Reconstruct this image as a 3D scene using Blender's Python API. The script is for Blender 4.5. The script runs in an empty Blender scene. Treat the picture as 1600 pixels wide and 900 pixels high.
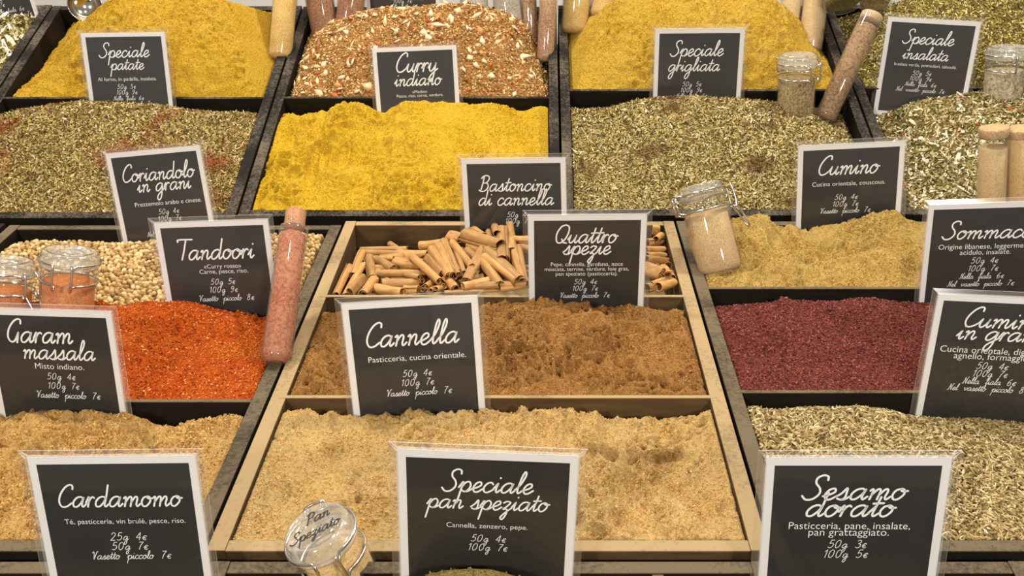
import bpy, bmesh, math, random
import numpy as np
from mathutils import Matrix, Vector, Quaternion

random.seed(7)
rng = np.random.default_rng(11)
SC = bpy.context.scene
COL = SC.collection

# ---------------------------------------------------------------- camera, light, exposure
FPX, CX, CY = 1500.0, 844.0, 450.0          # focal length and principal point for a 1600x900 frame
PITCH = math.radians(25.0)
CAM = Vector((0, 0, 1.5))
cam = bpy.data.cameras.new('camera')
cam.sensor_width = 36.0
cam.lens = FPX / 1600 * 36.0
cam.shift_x = (800 - CX) / 1600
cam.clip_start = 0.01
camo = bpy.data.objects.new('camera', cam)
COL.objects.link(camo)
camo.location = CAM
camo.rotation_euler = (math.pi / 2 - PITCH, 0, 0)
SC.camera = camo

vs = SC.view_settings
vs.view_transform = 'Standard'
vs.look = 'None'
vs.exposure = 0.2
vs.gamma = 1.0
vs.use_curve_mapping = False
SC.cycles.max_bounces = 10
SC.cycles.transparent_max_bounces = 24
SC.cycles.use_denoising = True
SC.cycles.caustics_reflective = False
SC.cycles.caustics_refractive = False

w = bpy.data.worlds.new('shop_air')
SC.world = w
w.use_nodes = True
w.node_tree.nodes['Background'].inputs[0].default_value = (1.0, 0.95, 0.88, 1)
w.node_tree.nodes['Background'].inputs[1].default_value = 0.26


def area(name, loc, target, size, energy, color):
    l = bpy.data.lights.new(name, 'AREA')
    l.energy = energy
    l.color = color
    l.shape = 'DISK'
    l.size = size
    o = bpy.data.objects.new(name, l)
    COL.objects.link(o)
    o.location = loc
    o.rotation_euler = (Vector(target) - Vector(loc)).to_track_quat('-Z', 'Y').to_euler()
    return o


WARM = (1.0, 0.95, 0.87)
area('ceiling_lamp', (-0.75, 1.25, 2.6), (-0.25, 0.9, 1.2), 0.12, 19, WARM)
area('ceiling_lamp', (0.65, 1.2, 2.6), (0.2, 0.9, 1.2), 0.12, 19, WARM)
area('ceiling_lamp', (-0.1, 0.55, 2.6), (-0.05, 0.8, 1.2), 0.14, 3, WARM)
area('frontal_fill', (-1.0, -1.25, 2.3), (-0.2, 1.05, 1.4), 0.16, 23, WARM)  # pair of added fill lights behind the camera, to brighten the signs
area('frontal_fill', (0.9, -1.3, 2.3), (0.2, 1.05, 1.4), 0.16, 23, WARM)

# ---------------------------------------------------------------- frames of the two sloping tiers
cp, sp = math.cos(PITCH), math.sin(PITCH)


def cam2w(x, y, z):
    return Vector((x, z * cp + y * sp, CAM.z - z * sp + y * cp))


def ray_w(px, py):
    return (cam2w((px - CX) / FPX, (CY - py) / FPX, 1.0) - CAM).normalized()


class Tier:
    def __init__(self, theta, y0, z0):
        self.M = Matrix.Translation(cam2w(0, y0, z0)) @ Matrix.Rotation(theta - PITCH, 4, 'X')
        self.I = self.M.inverted()
        self.o = self.I @ CAM

    def d(self, px, py):
        return self.I.to_3x3() @ ray_w(px, py)

    def at_h(self, px, py, h):
        d = self.d(px, py)
        return self.o + d * ((h - self.o.z) / d.z)

    def at_v(self, px, py, v):
        d = self.d(px, py)
        return self.o + d * ((v - self.o.y) / d.y)

    def v_of(self, py):
        return self.at_h(CX, py, 0.0).y


LO = Tier(math.atan2(821, FPX), -410 * .578 / FPX, .578)
UP = Tier(math.atan2(1615, FPX), 113 / FPX, 1.0)


# ---------------------------------------------------------------- helpers
def lin(c):
    if isinstance(c, str):
        c = [int(c[i:i + 2], 16) / 255 for i in (0, 2, 4)]
    return tuple((x / 12.92 if x <= .04045 else ((x + .055) / 1.055) ** 2.4) for x in c[:3]) + (1.0,)


def rgb(r, g, b):
    return lin((r / 255, g / 255, b / 255))


def tag(o, label=None, cat=None, group=None, kind=None):
    if label: o['label'] = label
    if cat: o['category'] = cat
    if group: o['group'] = group
    if kind: o['kind'] = kind
    return o


def empty(name, M):
    o = bpy.data.objects.new(name, None)
    o.empty_display_size = 0.02
    COL.objects.link(o)
    o.matrix_world = M
    return o


def link(name, me, parent=None, M=None):
    o = bpy.data.objects.new(name, me)
    COL.objects.link(o)
    if parent is not None:
        o.parent = parent
    elif M is not None:
        o.matrix_world = M
    return o


def mesh_np(name, V, quads=None, tris=None, mats=(), mat_q=None, mat_t=None, smooth=False):
    """mesh from numpy arrays, quads (n,4) and triangles (m,3)"""
    me = bpy.data.meshes.new(name)
    V = np.asarray(V, np.float32)
    q = np.zeros((0, 4), np.int32) if quads is None else np.asarray(quads, np.int32)
    t = np.zeros((0, 3), np.int32) if tris is None else np.asarray(tris, np.int32)
    me.vertices.add(len(V))
    me.vertices.foreach_set('co', V.ravel())
    loops = np.concatenate([q.ravel(), t.ravel()])
    me.loops.add(len(loops))
    me.loops.foreach_set('vertex_index', loops)
    n = len(q) + len(t)
    me.polygons.add(n)
    starts = np.concatenate([np.arange(len(q)) * 4, len(q) * 4 + np.arange(len(t)) * 3]).astype(np.int32)
    me.polygons.foreach_set('loop_start', starts)
    mi = np.zeros(n, np.int32)
    if mat_q is not None: mi[:len(q)] = mat_q
    if mat_t is not None: mi[len(q):] = mat_t
    for m in mats: me.materials.append(m)
    me.polygons.foreach_set('material_index', mi)
    sm = np.full(n, smooth, bool) if isinstance(smooth, bool) else np.asarray(smooth, bool)
    me.polygons.foreach_set('use_smooth', sm)
    me.update(calc_edges=True)
    me.validate()
    return me


def bm_mesh(name, bm, mats, smooth=False):
    me = bpy.data.meshes.new(name)
    bm.normal_update()
    if smooth:
        for f in bm.faces: f.smooth = True
    bm.to_mesh(me)
    bm.free()
    for m in (mats if isinstance(mats, (list, tuple)) else [mats]): me.materials.append(m)
    return me


def box_bm(x0, x1, y0, y1, z0, z1, bev=0.0):
    bm = bmesh.new()
    bmesh.ops.create_cube(bm, size=1)
    for v in bm.verts:
        v.co = Vector((x0 + (v.co.x + .5) * (x1 - x0), y0 + (v.co.y + .5) * (y1 - y0), z0 + (v.co.z + .5) * (z1 - z0)))
    if bev:
        bmesh.ops.bevel(bm, geom=bm.edges[:], offset=bev, segments=2, affect='EDGES', profile=.5)
    return bm


def lathe(name, prof, mat, seg=40, smooth=True):
    """profile of (radius, z), turned around Z; radius 0 closes the end"""
    V, F3, F4 = [], [], []
    rows = []
    for r, z in prof:
        if r < 1e-7:
            rows.append([len(V)]); V.append((0, 0, z))
        else:
            a = np.arange(seg) * 2 * np.pi / seg
            rows.append(list(range(len(V), len(V) + seg)))
            V += [(r * math.cos(t), r * math.sin(t), z) for t in a]
    for A, B in zip(rows[:-1], rows[1:]):
        for i in range(seg):
            j = (i + 1) % seg
            if len(A) == 1 and len(B) == 1: continue
            if len(A) == 1: F3.append((A[0], B[j], B[i]))
            elif len(B) == 1: F3.append((A[i], A[j], B[0]))
            else: F4.append((A[i], A[j], B[j], B[i]))
    return mesh_np(name, V, F4 or None, F3 or None, [mat], smooth=smooth)


def catmull(P, n=8, closed=False):
    P = np.asarray(P, float)
    if closed: Q = np.vstack([P[-1], P, P[:2]])
    else: Q = np.vstack([2 * P[0] - P[1], P, 2 * P[-1] - P[-2]])
    out = []
    for i in range(1, len(Q) - 2):
        p0, p1, p2, p3 = Q[i - 1:i + 3]
        for k in range(n):
            t = k / n
            out.append(.5 * (2 * p1 + (p2 - p0) * t + (2 * p0 - 5 * p1 + 4 * p2 - p3) * t * t + (3 * p1 - p0 - 3 * p2 + p3) * t ** 3))
    if not closed: out.append(Q[-2])
    return np.array(out)


def tube_arrays(P, r, seg=8):
    P = np.asarray(P, float)
    T = np.gradient(P, axis=0)
    T /= np.linalg.norm(T, axis=1)[:, None] + 1e-12
    up = np.array([0, 0, 1.0]) if abs(T[0][2]) < .9 else np.array([1.0, 0, 0])
    N = np.cross(T[0], up); N /= np.linalg.norm(N)
    V, Q, T3 = [], [], []
    for i, p in enumerate(P):
        N = N - T[i] * (N @ T[i]); N /= np.linalg.norm(N) + 1e-12
        B = np.cross(T[i], N)
        for k in range(seg):
            a = 2 * math.pi * k / seg
            V.append(p + r * (math.cos(a) * N + math.sin(a) * B))
        if i:
            for k in range(seg):
                j = (k + 1) % seg
                Q.append(((i - 1) * seg + k, (i - 1) * seg + j, i * seg + j, i * seg + k))
    n = len(P)
    V += [P[0], P[-1]]
    for k in range(seg):
        j = (k + 1) % seg
        T3.append((n * seg, j, k)); T3.append((n * seg + 1, (n - 1) * seg + k, (n - 1) * seg + j))
    return np.array(V), np.array(Q), np.array(T3)


def tubes_mesh(name, paths, r, mat, seg=8):
    VV, QQ, TT, o = [], [], [], 0
    for P in paths:
        V, Q, T = tube_arrays(P, r, seg)
        VV.append(V); QQ.append(Q + o); TT.append(T + o); o += len(V)
    return mesh_np(name, np.vstack(VV), np.vstack(QQ), np.vstack(TT), [mat], smooth=True)


# value noise
def vnoise(x, y, seed):
    r = np.random.default_rng(seed).random((256, 256))
    xi, yi = np.floor(x).astype(int), np.floor(y).astype(int)
    fx, fy = x - xi, y - yi
    fx, fy = fx * fx * (3 - 2 * fx), fy * fy * (3 - 2 * fy)
    a, b = r[xi & 255, yi & 255], r[(xi + 1) & 255, yi & 255]
    c, d = r[xi & 255, (yi + 1) & 255], r[(xi + 1) & 255, (yi + 1) & 255]
    return (a * (1 - fx) + b * fx) * (1 - fy) + (c * (1 - fx) + d * fx) * fy - .5


# ---------------------------------------------------------------- materials
def new_mat(name):
    m = bpy.data.materials.new(name)
    m.use_nodes = True
    nt = m.node_tree
    return m, nt, nt.nodes['Principled BSDF'], nt.nodes['Material Output']


def node(nt, t, **kw):
    n = nt.nodes.new(t)
    for k, v in kw.items():
        if k.startswith('i_'):
            n.inputs[k[2:].replace('_', ' ')].default_value = v
        else:
            setattr(n, k, v)
    return n


def ramp(nt, fac, stops, interp='LINEAR'):
    r = nt.nodes.new('ShaderNodeValToRGB')
    r.color_ramp.interpolation = interp
    e = r.color_ramp.elements
    while len(e) < len(stops): e.new(.5)
    for k, (p, c) in enumerate(stops):
        e[k].position = p
        e[k].color = lin(c) if isinstance(c, str) else c
    nt.links.new(fac, r.inputs[0])
    return r.outputs[0]


def plain(name, c, rough=.5, metal=0.0, spec=.5):
    m, nt, b, o = new_mat(name)
    b.inputs['Base Color'].default_value = lin(c)
    b.inputs['Roughness'].default_value = rough
    b.inputs['Metallic'].default_value = metal
    b.inputs['Specular IOR Level'].default_value = spec
    return m


def powder(name, stops, scale=260, bump=.5, bscale=700, patch=26):
    """dry ground spice: patches and grains of a few tones"""
    m, nt, b, o = new_mat(name)
    tc = node(nt, 'ShaderNodeTexCoord')
    n1 = node(nt, 'ShaderNodeTexNoise', i_Scale=scale * 1.6, i_Detail=5.0, i_Roughness=.8)
    n2 = node(nt, 'ShaderNodeTexNoise', i_Scale=patch, i_Detail=4.0)
    for n in (n1, n2): nt.links.new(tc.outputs['Object'], n.inputs['Vector'])
    mx = node(nt, 'ShaderNodeMath', operation='MULTIPLY_ADD')
    nt.links.new(n2.outputs[0], mx.inputs[0]); mx.inputs[1].default_value = .28
    ms = node(nt, 'ShaderNodeMath', operation='MULTIPLY')
    nt.links.new(n1.outputs[0], ms.inputs[0]); ms.inputs[1].default_value = 1.0
    nt.links.new(ms.outputs[0], mx.inputs[2])
    lo, hi = stops[0][0], stops[-1][0]
    stops = [(stops[0][0], tuple(x * .8 for x in lin(stops[0][1])[:3]) + (1,))] + list(stops[1:])  # darkest tone deepened: paints shade into the crevices between grains
    st = [(.455 + .24 * (p - lo) / (hi - lo), c) for p, c in stops]
    nt.links.new(ramp(nt, mx.outputs[0], st), b.inputs['Base Color'])
    b.inputs['Roughness'].default_value = 1.0
    b.inputs['Specular IOR Level'].default_value = .1
    n3 = node(nt, 'ShaderNodeTexNoise', i_Scale=bscale, i_Detail=3.0, i_Roughness=.7)
    nt.links.new(tc.outputs['Object'], n3.inputs['Vector'])
    bp = node(nt, 'ShaderNodeBump', i_Strength=min(1, bump * 1.6), i_Distance=.004)
    nt.links.new(n3.outputs[0], bp.inputs['Height'])
    nt.links.new(bp.outputs[0], b.inputs['Normal'])
    return m


def bits(name, stops, rough=.75, interp='CONSTANT', patches=None):
    """loose pieces, every piece its own tone; patches=(colour, seed): stray patches of another herb"""
    m, nt, b, o = new_mat(name)
    g = node(nt, 'ShaderNodeNewGeometry')
    col = ramp(nt, g.outputs['Random Per Island'], stops, interp)
    if patches:
        tc = node(nt, 'ShaderNodeTexCoord')
        n = node(nt, 'ShaderNodeTexNoise', i_Scale=16.0, i_Detail=3.0)
        mp = node(nt, 'ShaderNodeMapping')
        mp.inputs['Location'].default_value = (patches[1], 0, 0)
        nt.links.new(tc.outputs['Object'], mp.inputs[0]); nt.links.new(mp.outputs[0], n.inputs['Vector'])
        f = ramp(nt, n.outputs[0], [(.55, (0, 0, 0, 1)), (.66, (.8, .8, .8, 1))])
        mix = node(nt, 'ShaderNodeMix', data_type='RGBA')
        nt.links.new(f, mix.inputs[0]); nt.links.new(col, mix.inputs[6])
        mix.inputs[7].default_value = lin(patches[0])
        col = mix.outputs[2]
    nt.links.new(col, b.inputs['Base Color'])
    b.inputs['Roughness'].default_value = rough
    b.inputs['Specular IOR Level'].default_value = .25
    return m


def stained_wood(name, base, wear, dust, amount):
    """stained board with grain, scuffs and specks of spilled spice"""
    m, nt, b, o = new_mat(name)
    tc = node(nt, 'ShaderNodeTexCoord')
    mp = node(nt, 'ShaderNodeMapping')
    mp.inputs['Scale'].default_value = (9, 9, 60)
    nt.links.new(tc.outputs['Object'], mp.inputs[0])
    n1 = node(nt, 'ShaderNodeTexNoise', i_Scale=3.0, i_Detail=5.0)
    nt.links.new(mp.outputs[0], n1.inputs['Vector'])
    c1 = ramp(nt, n1.outputs[0], [(.3, base), (.75, wear)])
    n2 = node(nt, 'ShaderNodeTexNoise', i_Scale=330.0, i_Detail=3.0, i_Roughness=.75)
    n3 = node(nt, 'ShaderNodeTexNoise', i_Scale=14.0, i_Detail=2.0)
    for n in (n2, n3): nt.links.new(tc.outputs['Object'], n.inputs['Vector'])
    mul = node(nt, 'ShaderNodeMath', operation='MULTIPLY')
    nt.links.new(n2.outputs[0], mul.inputs[0]); nt.links.new(n3.outputs[0], mul.inputs[1])
    f = ramp(nt, mul.outputs[0], [(.42 - .28 * amount, (0, 0, 0, 1)), (.52 - .2 * amount, (.8, .8, .8, 1))])
    # dust lies on faces that look up
    g = node(nt, 'ShaderNodeNewGeometry')
    sx = node(nt, 'ShaderNodeSeparateXYZ')
    nt.links.new(g.outputs['Normal'], sx.inputs[0])
    upf = ramp(nt, sx.outputs['Z'], [(.1, (.02, .02, .02, 1)), (.7, (1, 1, 1, 1))])
    m2 = node(nt, 'ShaderNodeMath', operation='MULTIPLY')
    nt.links.new(f, m2.inputs[0]); nt.links.new(upf, m2.inputs[1])
    mix = node(nt, 'ShaderNodeMix', data_type='RGBA')
    nt.links.new(m2.outputs[0], mix.inputs[0]); nt.links.new(c1, mix.inputs[6])
    mix.inputs[7].default_value = lin(dust)
    nt.links.new(mix.outputs[2], b.inputs['Base Color'])
    b.inputs['Roughness'].default_value = .75
    b.inputs['Specular IOR Level'].default_value = .15
    bp = node(nt, 'ShaderNodeBump', i_Strength=.25, i_Distance=.001)
    nt.links.new(n2.outputs[0], bp.inputs['Height']); nt.links.new(bp.outputs[0], b.inputs['Normal'])
    return m


def clear(name, tint=(1, 1, 1), haze=.05, rough=.05, ior=1.45, hazecol='ffffff', gain=1.0):
    """thin clear sheet or glass wall: passes light straight, mirrors by Fresnel, a little milky"""
    m, nt, b, o = new_mat(name)
    nt.nodes.remove(b)
    tr = node(nt, 'ShaderNodeBsdfTransparent'); tr.inputs[0].default_value = (*tint, 1)
    df = node(nt, 'ShaderNodeBsdfDiffuse'); df.inputs[0].default_value = lin(hazecol)
    gl = node(nt, 'ShaderNodeBsdfGlossy'); gl.inputs['Roughness'].default_value = rough
    fr = node(nt, 'ShaderNodeFresnel')
    gb = node(nt, 'ShaderNodeNewGeometry')
    mi = node(nt, 'ShaderNodeMapRange'); mi.inputs[3].default_value = ior; mi.inputs[4].default_value = 1 / ior
    nt.links.new(gb.outputs['Backfacing'], mi.inputs[0]); nt.links.new(mi.outputs[0], fr.inputs[0])
    mg = node(nt, 'ShaderNodeMath', operation='MULTIPLY', use_clamp=True); mg.inputs[1].default_value = gain
    m1 = node(nt, 'ShaderNodeMixShader'); m1.inputs[0].default_value = haze
    m2 = node(nt, 'ShaderNodeMixShader')
    L = nt.links.new
    L(tr.outputs[0], m1.inputs[1]); L(df.outputs[0], m1.inputs[2])
    L(fr.outputs[0], mg.inputs[0]); L(mg.outputs[0], m2.inputs[0])
    L(m1.outputs[0], m2.inputs[1]); L(gl.outputs[0], m2.inputs[2])
    L(m2.outputs[0], o.inputs[0])
    return m


MAT = {}
MAT['wood_dark'] = stained_wood('black_stained_wood', '14100c', '221b15', '6a5e4e', .8)
MAT['wood_grey'] = stained_wood('charcoal_stained_wood', '0f0b08', '1c1610', '74654d', 1.25)
MAT['wood_dusty'] = stained_wood('dusty_stained_wood', '46351f', '5e4a32', 'b0966c', 1.45)
MAT['paper'] = plain('white_card', 'e6e2de', .6)
MAT['ink'] = plain('white_print', 'f2efea', .6)
MAT['marker'] = plain('black_marker', '1a1512', .5)
MAT['steel'] = plain('polished_wire', 'd8d4cc', .18, 1.0)
MAT['laminate'] = clear('laminate_film', haze=.018, rough=.06, ior=1.5, hazecol='e8dccb')
MAT['film_margin'] = clear('film_margin', haze=.06, rough=.08, ior=1.5, hazecol='cdbda4')
MAT['film_edge'] = clear('film_edge', haze=.25, rough=.1, ior=1.5)
MAT['glass'] = clear('clear_glass', tint=(.985, .99, .985), haze=.03, rough=.05, ior=1.5, gain=1.2)
MAT['cork'] = powder('cork', [(.3, 'a07850'), (.7, 'ccaa7c')], 300, .3)
MAT['stopper_red'] = powder('dusty_stopper', [(.3, 'a06a48'), (.7, 'c4906a')], 260, .3)
MAT['wall'] = plain('painted_wall', 'c9c3ba', .8)
MAT['lid_glass'] = clear('lid_glass', tint=(.98, .98, .96), haze=.15, rough=.06, ior=1.6, hazecol='f0ece0', gain=1.6)
m, nt, b, o = new_mat('chalkboard_print')
tc = node(nt, 'ShaderNodeTexCoord')
nz = node(nt, 'ShaderNodeTexNoise', i_Scale=32.0, i_Detail=5.0, i_Roughness=.65)
nt.links.new(tc.outputs['Object'], nz.inputs['Vector'])
nt.links.new(ramp(nt, nz.outputs[0], [(.35, '0d0b09'), (.75, '1b1714')]), b.inputs['Base Color'])
b.inputs['Roughness'].default_value = .6
MAT['board'] = m


# ---------------------------------------------------------------- setting
def struct(name, bm, mat):
    o = link(name, bm_mesh(name, bm, mat))
    return tag(o, kind='structure')


struct('wall_back', box_bm(-3, 3, 1.86, 1.96, 0, 3.0), MAT['wall'])
struct('floor', box_bm(-3, 3, -3, 1.96, -.1, 0), MAT['wall'])

WALL_H = .062
stand = empty('display_stand', LO.M)
tag(stand, 'black two tier sloping stand that carries all the spice trays', 'stand')
link('lower_shelf', bm_mesh('lower_shelf', box_bm(-1.25, 1.1, -.21, .475, -WALL_H - .026, -WALL_H - .006, .001), MAT['wood_dark']), stand)
us = link('upper_shelf', bm_mesh('upper_shelf', box_bm(-1.25, 1.2, -.006, .425, -WALL_H - .026, -WALL_H - .006, .001), MAT['wood_dark']), stand)
us.matrix_parent_inverse = LO.M.inverted()
us.matrix_basis = UP.M
for sx in (-1.2, 0, 1.05):
    V = []
    for x in (sx, sx + .03):
        pts = [LO.M @ Vector((x, -.2, -WALL_H - .028)), LO.M @ Vector((x, .474, -WALL_H - .028)), UP.M @ Vector((x, .42, -WALL_H - .03))]
        V += [LO.I @ p for p in pts] + [LO.I @ Vector((x, pts[2].y, 0.0)), LO.I @ Vector((x, pts[0].y, 0.0))]
    bm = bmesh.new()
    vv = [bm.verts.new(p) for p in V]
    bm.faces.new(vv[:5]); bm.faces.new(vv[5:][::-1])
    for i in range(5):
        j = (i + 1) % 5
        bm.faces.new((vv[i], vv[i + 5], vv[j + 5], vv[j]))
    bmesh.ops.recalc_face_normals(bm, faces=bm.faces[:])
    link('side_panel', bm_mesh('side_panel', bm, MAT['wood_dark']), stand)

# ---------------------------------------------------------------- trays
WT = .0125      # wall thickness


def tray(label, tier, u0, u1, v0, v1, divs, mat, front_t=.0095, lengthwise=()):
    t = empty('spice_tray', tier.M @ Matrix.Translation((u0, v0, -WALL_H)))
    tag(t, label, 'tray', 'wooden spice trays')
    W, D, H = u1 - u0, v1 - v0, WALL_H
    g = .0012

    def part(name, *a):
        return link(name, bm_mesh(name, box_bm(*a, .0007), mat), t)
    part('side_wall', g, WT, 0, D, 0, H)
    part('side_wall', W - WT, W - g, 0, D, 0, H)
    part('front_wall', WT, W - WT, 0, front_t, 0, H - .0005)
    part('back_wall', WT, W - WT, D - front_t, D, 0, H - .0005)
    part('bottom_panel', WT, W - WT, front_t, D - front_t, 0, .005)
    for v in divs:
        part('divider', WT - .006, W - WT + .006, v - v0 - .002, v - v0 + .002, .005, H + .0004)
    for u, va, vb in lengthwise:
        part('divider', u - u0 - .0035, u - u0 + .0035, va - v0, vb - v0, .005, H - .0015)
    return t


LB = [-.5455, -.2025, .1395, .4815]           # lower tray borders
UB = [-.985, -.650, -.3165, .0228, .3770, .735]  # upper tray borders
LDIV = {0: (.1545, .2960), 1: (.1596, .3140), 2: (.1662, .3290)}
tray('dark tray holding garam masala, red tandoori powder and coriander seeds', LO, LB[0], LB[1], 0, .464, LDIV[0], MAT['wood_grey'])
tray('dusty grey brown tray holding cinnamon sticks above two brown powders', LO, LB[1], LB[2], 0, .474, LDIV[1], MAT['wood_dusty'])
tray('charcoal tray holding ground cumin, dark red sumac and cumin seeds', LO, LB[2], LB[3], 0, .474, LDIV[2], MAT['wood_grey'])
tray('dark tray corner peeking out left of the coriander seed tray', LO, LB[0] - .335, LB[0] - .004, 0, .468, (.15, .30), MAT['wood_dark'])
UDIV = {0: .205, 1: .205, 2: .206, 3: .2205, 4: .2257}
tray('black tray of pale leafy herb mix at the top left corner', UP, UB[0], UB[1], -.004, .413, (UDIV[0],), MAT['wood_dark'])
tray('black tray with the yellow mound under the Speciale patate sign and herbs in front', UP, UB[1], UB[2], -.003, .411, (UDIV[1],), MAT['wood_dark'])
tray('black tray with the chunky red spice mix above bright yellow curry powder', UP, UB[2], UB[3], 0, .409, (UDIV[2],), MAT['wood_dark'])
tray('black tray with the yellow mound behind the Speciale grigliata sign', UP, UB[3], UB[4], .001, .412, (UDIV[3],), MAT['wood_dark'])
tray('black tray of pale salad herbs and green herbs behind the Speciale insalata sign', UP, UB[4], UB[5], .002, .414, (UDIV[4],), MAT['wood_dark'])
FV0, FV1 = -.19, -.0085
tray('grey tray in the bottom row behind the Cardamomo sign', LO, LB[0], LB[1] + .004, FV0, FV1, (), MAT['wood_grey'])
tray('grey tray in the bottom row under the glass jar with the marked lid', LO, LB[1] + .006, LB[2] - .002, FV0, FV1, (), MAT['wood_grey'],
     lengthwise=((.0690, FV0 + .0095, FV1 - .004),))
tray('grey tray in the bottom row behind the Sesamo dorato sign', LO, LB[2], .290, FV0, FV1, (), MAT['wood_grey'])

# ---------------------------------------------------------------- spice heaps
HEAPS = {}


class Heap:
    def __init__(s, tier, u0, u1, v0, v1, sil, vc, hf=-.003, hb=-.03, amps=((.03, .004),), step=.0016, bumps=(), pw=1.7, edge=-.004, seed=1, slope=1.1, clump=(), base=None):
        s.tier, s.u0, s.u1, s.v0, s.v1 = tier, u0, u1, v0, v1
        nu, nv = int((u1 - u0) / step) + 1, int((v1 - v0) / step) + 1
        U, V = np.linspace(u0, u1, nu), np.linspace(v0, v1, nv)
        vcr = v0 + vc * (v1 - v0)
        pts = [tier.at_v(x, y, vcr) for x, y in sil]
        pu, ph = np.array([p.x for p in pts]), np.array([p.z for p in pts])
        o = np.argsort(pu)
        hc = np.interp(U, pu[o], ph[o])
        k = np.exp(-np.linspace(-2, 2, 9) ** 2); k /= k.sum()
        hc = np.convolve(np.pad(hc, 4, mode='edge'), k, 'valid')
        T = (V - v0) / (v1 - v0)
        A = np.clip(T / vc, 0, 1); B = np.clip((T - vc) / (1 - vc), 0, 1)
        ea = 1 - (1 - A) ** pw
        Hc = np.repeat(hc[:, None], nv, 1)
        back = np.minimum(hb, Hc - .004)
        H = np.where(T[None] <= vc, hf + (Hc - hf) * ea[None], Hc + (back - Hc) * (B ** 1.6)[None])
        UU, VV = np.meshgrid(U, V, indexing='ij')
        lown = np.zeros_like(H)
        for i, (sc, am) in enumerate(amps):
            lown += 2 * am * vnoise(UU / sc + 9.3 * seed + 40, VV / sc + 3.1 * seed + 40, seed * 17 + i)
        fade = np.clip((VV - v0) / .02, .15, 1)
        H = H + lown * fade
        for sc, am in clump:
            a = vnoise(UU / sc + 5.7 * seed + 50, VV / sc + 50, seed * 31 + int(sc * 1e5))
            c = vnoise(UU / (sc * 7) + 5.7 * seed + 50, VV / (sc * 7) + 50, seed * 37 + 3)
            H += 2.7 * am * (1 - 4 * np.abs(a)) * np.clip(.6 + 2.2 * c, .12, 1.5)
        for x, y, ru, rv, dh in bumps:
            p = tier.at_h(x, y, -.002)
            H += dh * np.exp(-((UU - p.x) / ru) ** 2 - ((VV - p.y) / rv) ** 2)
        d = np.minimum(UU - u0, u1 - UU)
        H = np.minimum(H, edge + slope * d)
        H = np.minimum(H, -.0005 + slope * (VV - v0))
        H = np.minimum(H, -.002 + 1.5 * (v1 - VV))
        if base is not None: H = np.maximum(H, base)
        s.U, s.V, s.H = U, V, H
        s.nu, s.nv = nu, nv

    def h(s, u, v):
        fu = np.clip((u - s.u0) / (s.u1 - s.u0) * (s.nu - 1), 0, s.nu - 1.001)
        fv = np.clip((v - s.v0) / (s.v1 - s.v0) * (s.nv - 1), 0, s.nv - 1.001)
        i, j = np.floor(fu).astype(int), np.floor(fv).astype(int)
        a, b = fu - i, fv - j
        H = s.H
        return (H[i, j] * (1 - a) + H[i + 1, j] * a) * (1 - b) + (H[i, j + 1] * (1 - a) + H[i + 1, j + 1] * a) * b

    def at(s, px, py):
        """first point of the surface on the line of sight through a point of the photo"""
        d = s.tier.d(px, py)
        t0 = (.12 - s.tier.o.z) / d.z
        p = None
        for k in range(900):
            p = s.tier.o + d * (t0 + k * .0006)
            if s.v0 <= p.y <= s.v1 and p.z <= float(s.h(np.array(p.x), np.array(p.y))): return p
            if p.y > s.v1 + .05: break
        return s.tier.at_h(px, py, -.006)

    def arrays(s):
        UU, VV = np.meshgrid(s.U, s.V, indexing='ij')
        X = np.stack([UU, VV, s.H], -1).reshape(-1, 3)
        idx = np.arange(s.nu * s.nv).reshape(s.nu, s.nv)
        Q = np.stack([idx[:-1, :-1], idx[1:, :-1], idx[1:, 1:], idx[:-1, 1:]], -1).reshape(-1, 4)
        # skirt down to the tray bottom
        ring = np.concatenate([idx[:, 0], idx[-1, 1:], idx[-2::-1, -1], idx[0, -2:0:-1]])
        lo = X[ring].copy(); lo[:, 2] = -WALL_H + .006
        n0 = len(X); n = len(ring)
        a = np.arange(n); b = (a + 1) % n
        Q2 = np.stack([ring[a], n0 + a, n0 + b, ring[b]], -1)
        bot = np.array([[n0, n0 + n - len(s.V) - s.nu + 2, n0 + s.nu + s.nv - 2, n0 + s.nu - 1]])
        return np.vstack([X, lo]), np.vstack([Q, Q2])

    def scatter(s, n, bias=0.0):
        u = rng.uniform(s.u0 + .001, s.u1 - .001, n)
        v = rng.uniform(s.v0 + .001, s.v1 - .001, n)
        h = s.h(u, v)
        e = .002
        du = (s.h(u + e, v) - s.h(u - e, v)) / (2 * e)
        dv = (s.h(u, v + e) - s.h(u, v - e)) / (2 * e)
        N = np.stack([-du, -dv, np.ones(n)], -1)
        N /= np.linalg.norm(N, axis=1)[:, None]
        return np.stack([u, v, h], -1), N


def frames(N, tilt):
    n = len(N)
    N = N + rng.normal(0, tilt, (n, 3)); N /= np.linalg.norm(N, axis=1)[:, None]
    R = rng.normal(0, 1, (n, 3))
    X = np.cross(N, R); X /= np.linalg.norm(X, axis=1)[:, None]
    return X, np.cross(N, X), N


def flakes(hp, n, L, W, tilt=.35, lift=.0006, sub=None):
    """bent slips of leaf: 6 points, 2 faces"""
    P, N = hp.scatter(n)
    X, Y, Z = frames(N, tilt)
    l = (L * rng.lognormal(0, .35, n))[:, None]; w_ = (W * rng.lognormal(0, .3, n))[:, None]
    bend = (rng.normal(0, .18, n))[:, None] * l
    P = P + Z * lift * rng.uniform(0, 2.5, n)[:, None]
    c = []
    for a, z in ((-.5, -1), (0, .6), (.5, -1)):
        wid = .5 if a else 1.0
        for b in (-.5, .5):
            c.append(P + X * l * a + Y * w_ * b * wid + Z * bend * (z * .5))
    V = np.stack(c, 1).reshape(-1, 3)
    o = np.arange(n)[:, None] * 6
    Q = np.concatenate([o + [0, 2, 3, 1], o + [2, 4, 5, 3]], 0)
    return V, Q, None


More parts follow.
